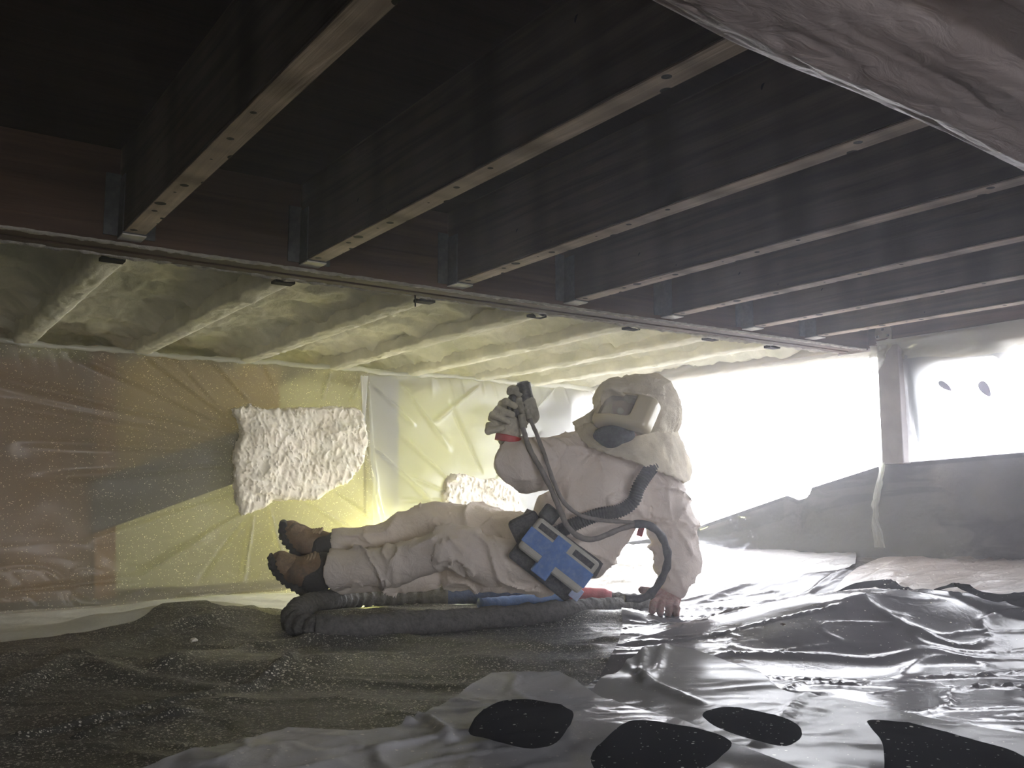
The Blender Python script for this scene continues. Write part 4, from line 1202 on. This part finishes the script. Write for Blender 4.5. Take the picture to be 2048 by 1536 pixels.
# --- boots
def bootmat():
    t = NT('muddy_brown_leather'); v = t.coords()
    c = t.ramp(t.noise(v, 9, 4, .6), [(.30, (.045, .027, .015)), (.52, (.17, .105, .055)), (.75, (.30, .21, .13))])
    c = t.mix(t.ramp(t.noise(v, 24, 5, .7), [(.48, (0, 0, 0)), (.72, (.8,) * 3)]), c, (.03, .022, .016))
    return t.done(t.pbsdf(c, .6, t.bump(t.noise(v, 60, 4), .5, .006), .4))
M_boot = bootmat(); M_sole = simple('black_lug_sole', (.012, .011, .011), .7, .2, 30, .4, 90)
M_lace = simple('tan_lace', (.30, .22, .14), .8, .3, 40)
M_dkboot = simple('black_boot_shaft', (.020, .018, .017), .65, .3, 30, .4, 90)
M_toe = simple('scuffed_tan_toe', (.27, .18, .11), .65, .35, 30, .3, 90, dust=(.07, .05, .035), dust_amt=.7)
def boot(ankle, heel, ball, toe, t0, dirw, label):
    """ankle, heel, ball, toe as picture points; dirw: how far the toe swings towards the viewer"""
    A, Hh, B, T = L(*ankle, t0), L(*heel, t0 + .005), L(*ball, t0 + dirw * .7), L(*toe, t0 + dirw)
    mid = (A + Hh) / 2
    up = union([cap(A + np.array([.02, 0, 0]), A + np.array([-.015, 0, -.005]), .048, .052), cap(A + np.array([-.015, 0, -.005]), (Hh + A * .6) / 1.6, .052, .048),
                cap((Hh * 1.2 + A) / 2.2, B, .044, .043), cap(A * .45 + B * .55, B, .046, .042), cap(B, T, .043, .036)], .022)
    pts = [Hh, B, T]; lo_, hi_ = bounds([A, Hh, B, T, A + np.array([.06, 0, 0])], .085)
    sdir = (T - Hh) / np.linalg.norm(T - Hh)
    cen = (A + B) / 2
    nrm = Hh * .5 + T * .5 - A; nrm = nrm - sdir * (nrm @ sdir); nrm /= np.linalg.norm(nrm)     # from the ankle towards the sole
    wid = np.cross(sdir, nrm)
    b = sdf('boot', up, lo_, hi_, .0058, M_boot, person, lambda p: .003 * ridged(np.stack([(p @ sdir) * 26, (p @ nrm) * 8, p @ wid * 8], 1), 2) + .0015 * fbm(p * 60, 2))
    b['label'] = label
    # curved lug sole under the foot
    S = catmull([Hh - sdir * .030 + nrm * .030, Hh + nrm * .044, (Hh + B) / 2 + nrm * .040, B + nrm * .040, T + nrm * .030 + sdir * .008, T + sdir * .036 + nrm * .002], 10)
    S, ss = resample(S, .004)
    def solef(p):
        d = np.full(len(p), 9.0); arc = np.zeros(len(p))
        q = p - S[0]; w = (p - S[0]) @ wid
        for i in range(0, len(S)):
            v = p - S[i]; v = v - np.outer(v @ wid, wid); r = np.linalg.norm(v, axis=1)
            m = r < d; d[m] = r[m]; arc[m] = ss[i]
        hw = .040 + .006 * np.sin(arc / ss[-1] * np.pi)
        lug = .0035 * np.sign(np.sin(arc * 2 * np.pi / .020)) 
        q2 = np.stack([d - (.011 + lug), np.abs(w) - hw], 1)
        return np.linalg.norm(np.maximum(q2 + .004, 0), axis=1) + np.minimum(q2.max(1) + .004, 0) - .004
    sdf('sole', solef, lo_, hi_, .0052, M_sole, b)
    # laces up the instep
    top_ = -nrm
    for i in range(4):
        w_ = .06 + .15 * i; c0 = (A + sdir * .035 + top_ * .054) * w_ + (B + top_ * .046) * (1 - w_)
        sweep('lace', [c0 + wid * .030 + nrm * .012, c0 + wid * .012 + top_ * .006, c0 - wid * .012 + top_ * .006, c0 - wid * .030 + nrm * .012], .0050, M_lace, b, .005, 8)
    # dark shaft going up into the trouser leg
    sweep('boot_shaft', [A + np.array([.004, 0, -.002]), A + np.array([.020, 0, .0]), A + np.array([.042, 0, .0])], .043, M_dkboot, b, .006, 24)
    # dark wet quarter round the heel and ankle, stitched over the vamp
    def quarter(p): return np.maximum(up(p) - .0035, (p - (A * .5 + B * .5)) @ sdir + .012 * np.sin((p @ nrm) * 60))
    sdf('boot_quarter', quarter, lo_, hi_, .0058, M_dkboot, b, lambda p: .0015 * fbm(p * 60, 2))
    sdf('toe_cap', lambda p: np.maximum(up(p) - .002, -((p - (B * .55 + T * .45)) @ sdir)), lo_, hi_, .0058, M_toe, b, lambda p: .001 * fbm(p * 60, 2))
    return b
boot((652, 1094), (632, 1110), (603, 1082), (582, 1062), -.17, .03, 'worn brown work boot, upper one of the crossed pair')
boot((648, 1137), (626, 1165), (588, 1143), (562, 1124), -.06, .05, 'muddy brown work boot, lower and nearer one')

# ------------------------------------------------------------------ spray gun and its hoses
go = L(1035, 830, .125)
M_gunb = simple('black_gun_body', (.030, .030, .035), .5, .3, 40, .2, 100, dust=(.30, .28, .23), dust_amt=.45)
M_gung = simple('foam_dusted_gun', (.34, .32, .25), .8, .25, 60, .4, 160)
M_hoseg = simple('grey_whip_hose', (.20, .18, .17), .65, .25, 40, .3, 150, dust=(.36, .33, .28), dust_amt=.5)
gun = empty('spray_gun', tuple(PO + np.array([go[0] * CP + go[1] * SP, -go[0] * SP + go[1] * CP, go[2]])), -PSI)
tag(gun, 'dark foam-spattered spray gun held up in the raised glove', 'spray gun')
def G(px, py, t): return L(px, py, t) - go
gt = .125
cyl = sweep('air_cylinder', [G(1045, 764, gt), G(1052, 795, gt), G(1061, 828, gt)], lambda s, T: np.where((s < .004) | (s > T - .006), .019, .0245), M_gunb, gun, .003, 24)
sdf('cylinder_sleeve', union([cap(G(1056, 806, gt), G(1064, 832, gt), .0265, .0255), cap(G(1064, 832, gt), G(1066, 838, gt), .022, .014)], .006), G(1040, 850, gt) - .05, G(1080, 790, gt) + .05, .0042, M_gung, gun, lambda p: .0015 * fbm(p * 120, 2))
sdf('handle', union([cap(G(1027, 798, gt), G(1033, 830, gt - .005), .019, .020), cap(G(1033, 830, gt - .005), G(1031, 866, gt - .008), .019, .016)], .01), G(1000, 880, gt) - .03, G(1050, 780, gt) + .03, .0042, M_gunb, gun, lambda p: .0012 * fbm(p * 100, 2))
sdf('coupling_block', union([rbox(G(1044, 806, gt), (.022, .020, .018), .006), cap(G(1040, 812, gt + .015), G(1047, 826, gt + .018), .012, .010)], .006), G(1015, 840, gt) - .03, G(1075, 780, gt) + .03, .004, M_gung, gun, lambda p: .002 * fbm(p * 90, 2))
sdf('foam_crust', union([ell(G(1029, 779, gt), (.026, .022, .014)), ell(G(1021, 784, gt + .004), (.013, .014, .010)), ell(G(1040, 791, gt + .008), (.016, .014, .011)), ell(G(1048, 797, gt + .012), (.010, .010, .008))], .008), G(1005, 805, gt) - .03, G(1060, 765, gt) + .03, .0038, M_gung, gun, lambda p: .004 * fbm(p * 70, 3))
sweep('trigger', [G(1022, 800, gt + .02), G(1018, 812, gt + .024), G(1021, 826, gt + .02)], .006, M_gunb, gun, .004, 10)
def whip(name, pts, r, label):
    P = [L(*q) for q in pts]; o = P[0]
    h = empty(name, tuple(PO + np.array([o[0] * CP + o[1] * SP, -o[0] * SP + o[1] * CP, o[2]])), -PSI)
    sweep('hose', [p - o for p in P], r, M_hoseg, h, .006, 12, .0012)
    cuff_p = [P[0] - o, (P[0] * .6 + P[1] * .4) - o, (P[0] * .2 + P[1] * .8) - o]
    sweep('fitting', cuff_p, r * 1.45, M_gung, h, .004, 12)
    tag(h, label, 'hose', 'whip hoses of the spray gun'); return h
whip('whip_hose', [(1043, 830, .15), (1048, 862, .16), (1060, 900, .20), (1083, 940, .24), (1103, 980, .235), (1120, 1020, .225), (1135, 1052, .235), (1160, 1074, .235), (1190, 1078, .225), (1235, 1060, .215), (1270, 1049, .205)], .0088, 'thicker whip hose from the gun, looping below the chest to the right')
whip('whip_hose', [(1054, 820, .15), (1062, 842, .16), (1080, 885, .19), (1094, 925, .225), (1108, 965, .245), (1128, 1005, .23), (1160, 1030, .225), (1200, 1040, .222), (1240, 1043, .215), (1268, 1046, .205)], .0068, 'thinner whip hose from the gun, crossing the chest above the other')
hh = empty('supply_hose', tuple(PO), -PSI)
sweep('hose', [L(1268, 1048, .205), L(1295, 1050, .195), L(1320, 1068, .18), L(1334, 1100, .165), L(1334, 1130, .155), L(1322, 1160, .145), L(1306, 1182, .145), L(1285, 1196, .15), L(1250, 1197, .155)], lambda s, T: .0125 + .0012 * np.sin(s * 2 * np.pi / .05), M_rubber, hh, .006, 14, .001)
tag(hh, 'dark supply hose arching over to the planted glove and down to the floor', 'hose')

# heavy hose bundle looping on the floor in front of the worker
hb = empty('heated_hose', tuple(PO), -PSI)
M_sleeve = simple('dusty_dark_sleeve', (.050, .048, .046), .8, .35, 30, .6, 90, dust=(.17, .165, .15), dust_amt=.7)
M_bluesl = simple('dusty_blue_sleeve', (.035, .065, .17), .75, .3, 30, .4, 90, dust=(.12, .13, .17), dust_amt=.6)
M_redsl = simple('faded_red_sleeve', (.36, .075, .085), .7, .2, 20, .3, 90)
def FL(px, py, r, up=0.0):
    """point of the picture where a tube of radius r lies on the ground"""
    z = r
    for _ in range(14): p = PZ(px, py, z); z = .5 * z + .5 * (tnp(p) + r + up)
    p = PZ(px, py, z); w = p - PO
    return np.array([w[0] * CP - w[1] * SP, w[0] * SP + w[1] * CP, w[2]])
corr = lambda s, T: .034 + .0042 * np.sin(s * 2 * np.pi / .042) + .002 * np.sin(s * 37)
sweep('corrugated_sleeve', [FL(895, 1190, .034), FL(830, 1192, .034), FL(760, 1193, .034), FL(690, 1197, .034), FL(630, 1207, .034), FL(592, 1225, .034), FL(594, 1247, .034), FL(640, 1258, .034)], corr, M_sleeve, hb, .005, 18, .003)
sweep('front_sleeve', [FL(630, 1257, .034), FL(700, 1256, .035), FL(800, 1250, .035), FL(900, 1243, .034), FL(1000, 1234, .033), FL(1100, 1224, .031), FL(1200, 1213, .028), FL(1290, 1206, .024)], lambda s, T: np.interp(s / T, [0, .3, 1], [.038, .036, .024]) + .0015 * np.sin(s * 60), M_sleeve, hb, .006, 18, .004)
sweep('blue_sleeve', [FL(885, 1190, .034), FL(950, 1189, .034), FL(1020, 1187, .033), FL(1080, 1184, .031), FL(1125, 1186, .024)], lambda s, T: .034 - .008 * sstep(.8, 1, s / T), M_bluesl, hb, .006, 18, .002)
M_blue2 = simple('blue_sleeve_bright', (.05, .12, .30), .7, .2, 30, .3, 90, dust=(.15, .18, .24), dust_amt=.4)
sweep('blue_branch', [FL(960, 1208, .020, .01), FL(1020, 1204, .021, .012), FL(1080, 1197, .021, .015), FL(1130, 1191, .020, .015)], .021, M_blue2, hb, .006, 16, .002)
sweep('red_sleeve', [FL(1128, 1189, .024, .012), FL(1160, 1188, .024, .012), FL(1195, 1189, .024, .01), FL(1222, 1191, .022, .008)], lambda s, T: .0235 - .007 * sstep(.85, 1, s / T), M_redsl, hb, .005, 18, .001)
sweep('tail_sleeve', [FL(1215, 1192, .018, .008), FL(1250, 1196, .018, .004), FL(1290, 1199, .016), FL(1320, 1203, .016)], lambda s, T: .018 + .002 * np.sin(s * 200), M_sleeve, hb, .004, 14, .003)
tag(hb, 'thick corrugated hose bundle with blue and red sleeves looping on the floor before the worker', 'hose')
# ------------------------------------------------------------------ overspray mist hanging in the crawl space
t = NT('overspray_mist')
vs = t.n('ShaderNodeVolumeScatter'); vs.inputs['Color'].default_value = (.92, .92, 1.0, 1); vs.inputs['Density'].default_value = 0.034; vs.inputs['Anisotropy'].default_value = .72
t.l(vs.outputs[0], t.out.inputs['Volume'])
mist = box('mist', (XL + .01, YN + .01, -.25), (XE + .30, YW - .01, ZS + .01), t.m)
tag(mist, 'thin whitish overspray mist hanging in the air of the crawl space', 'mist', None, 'stuff')
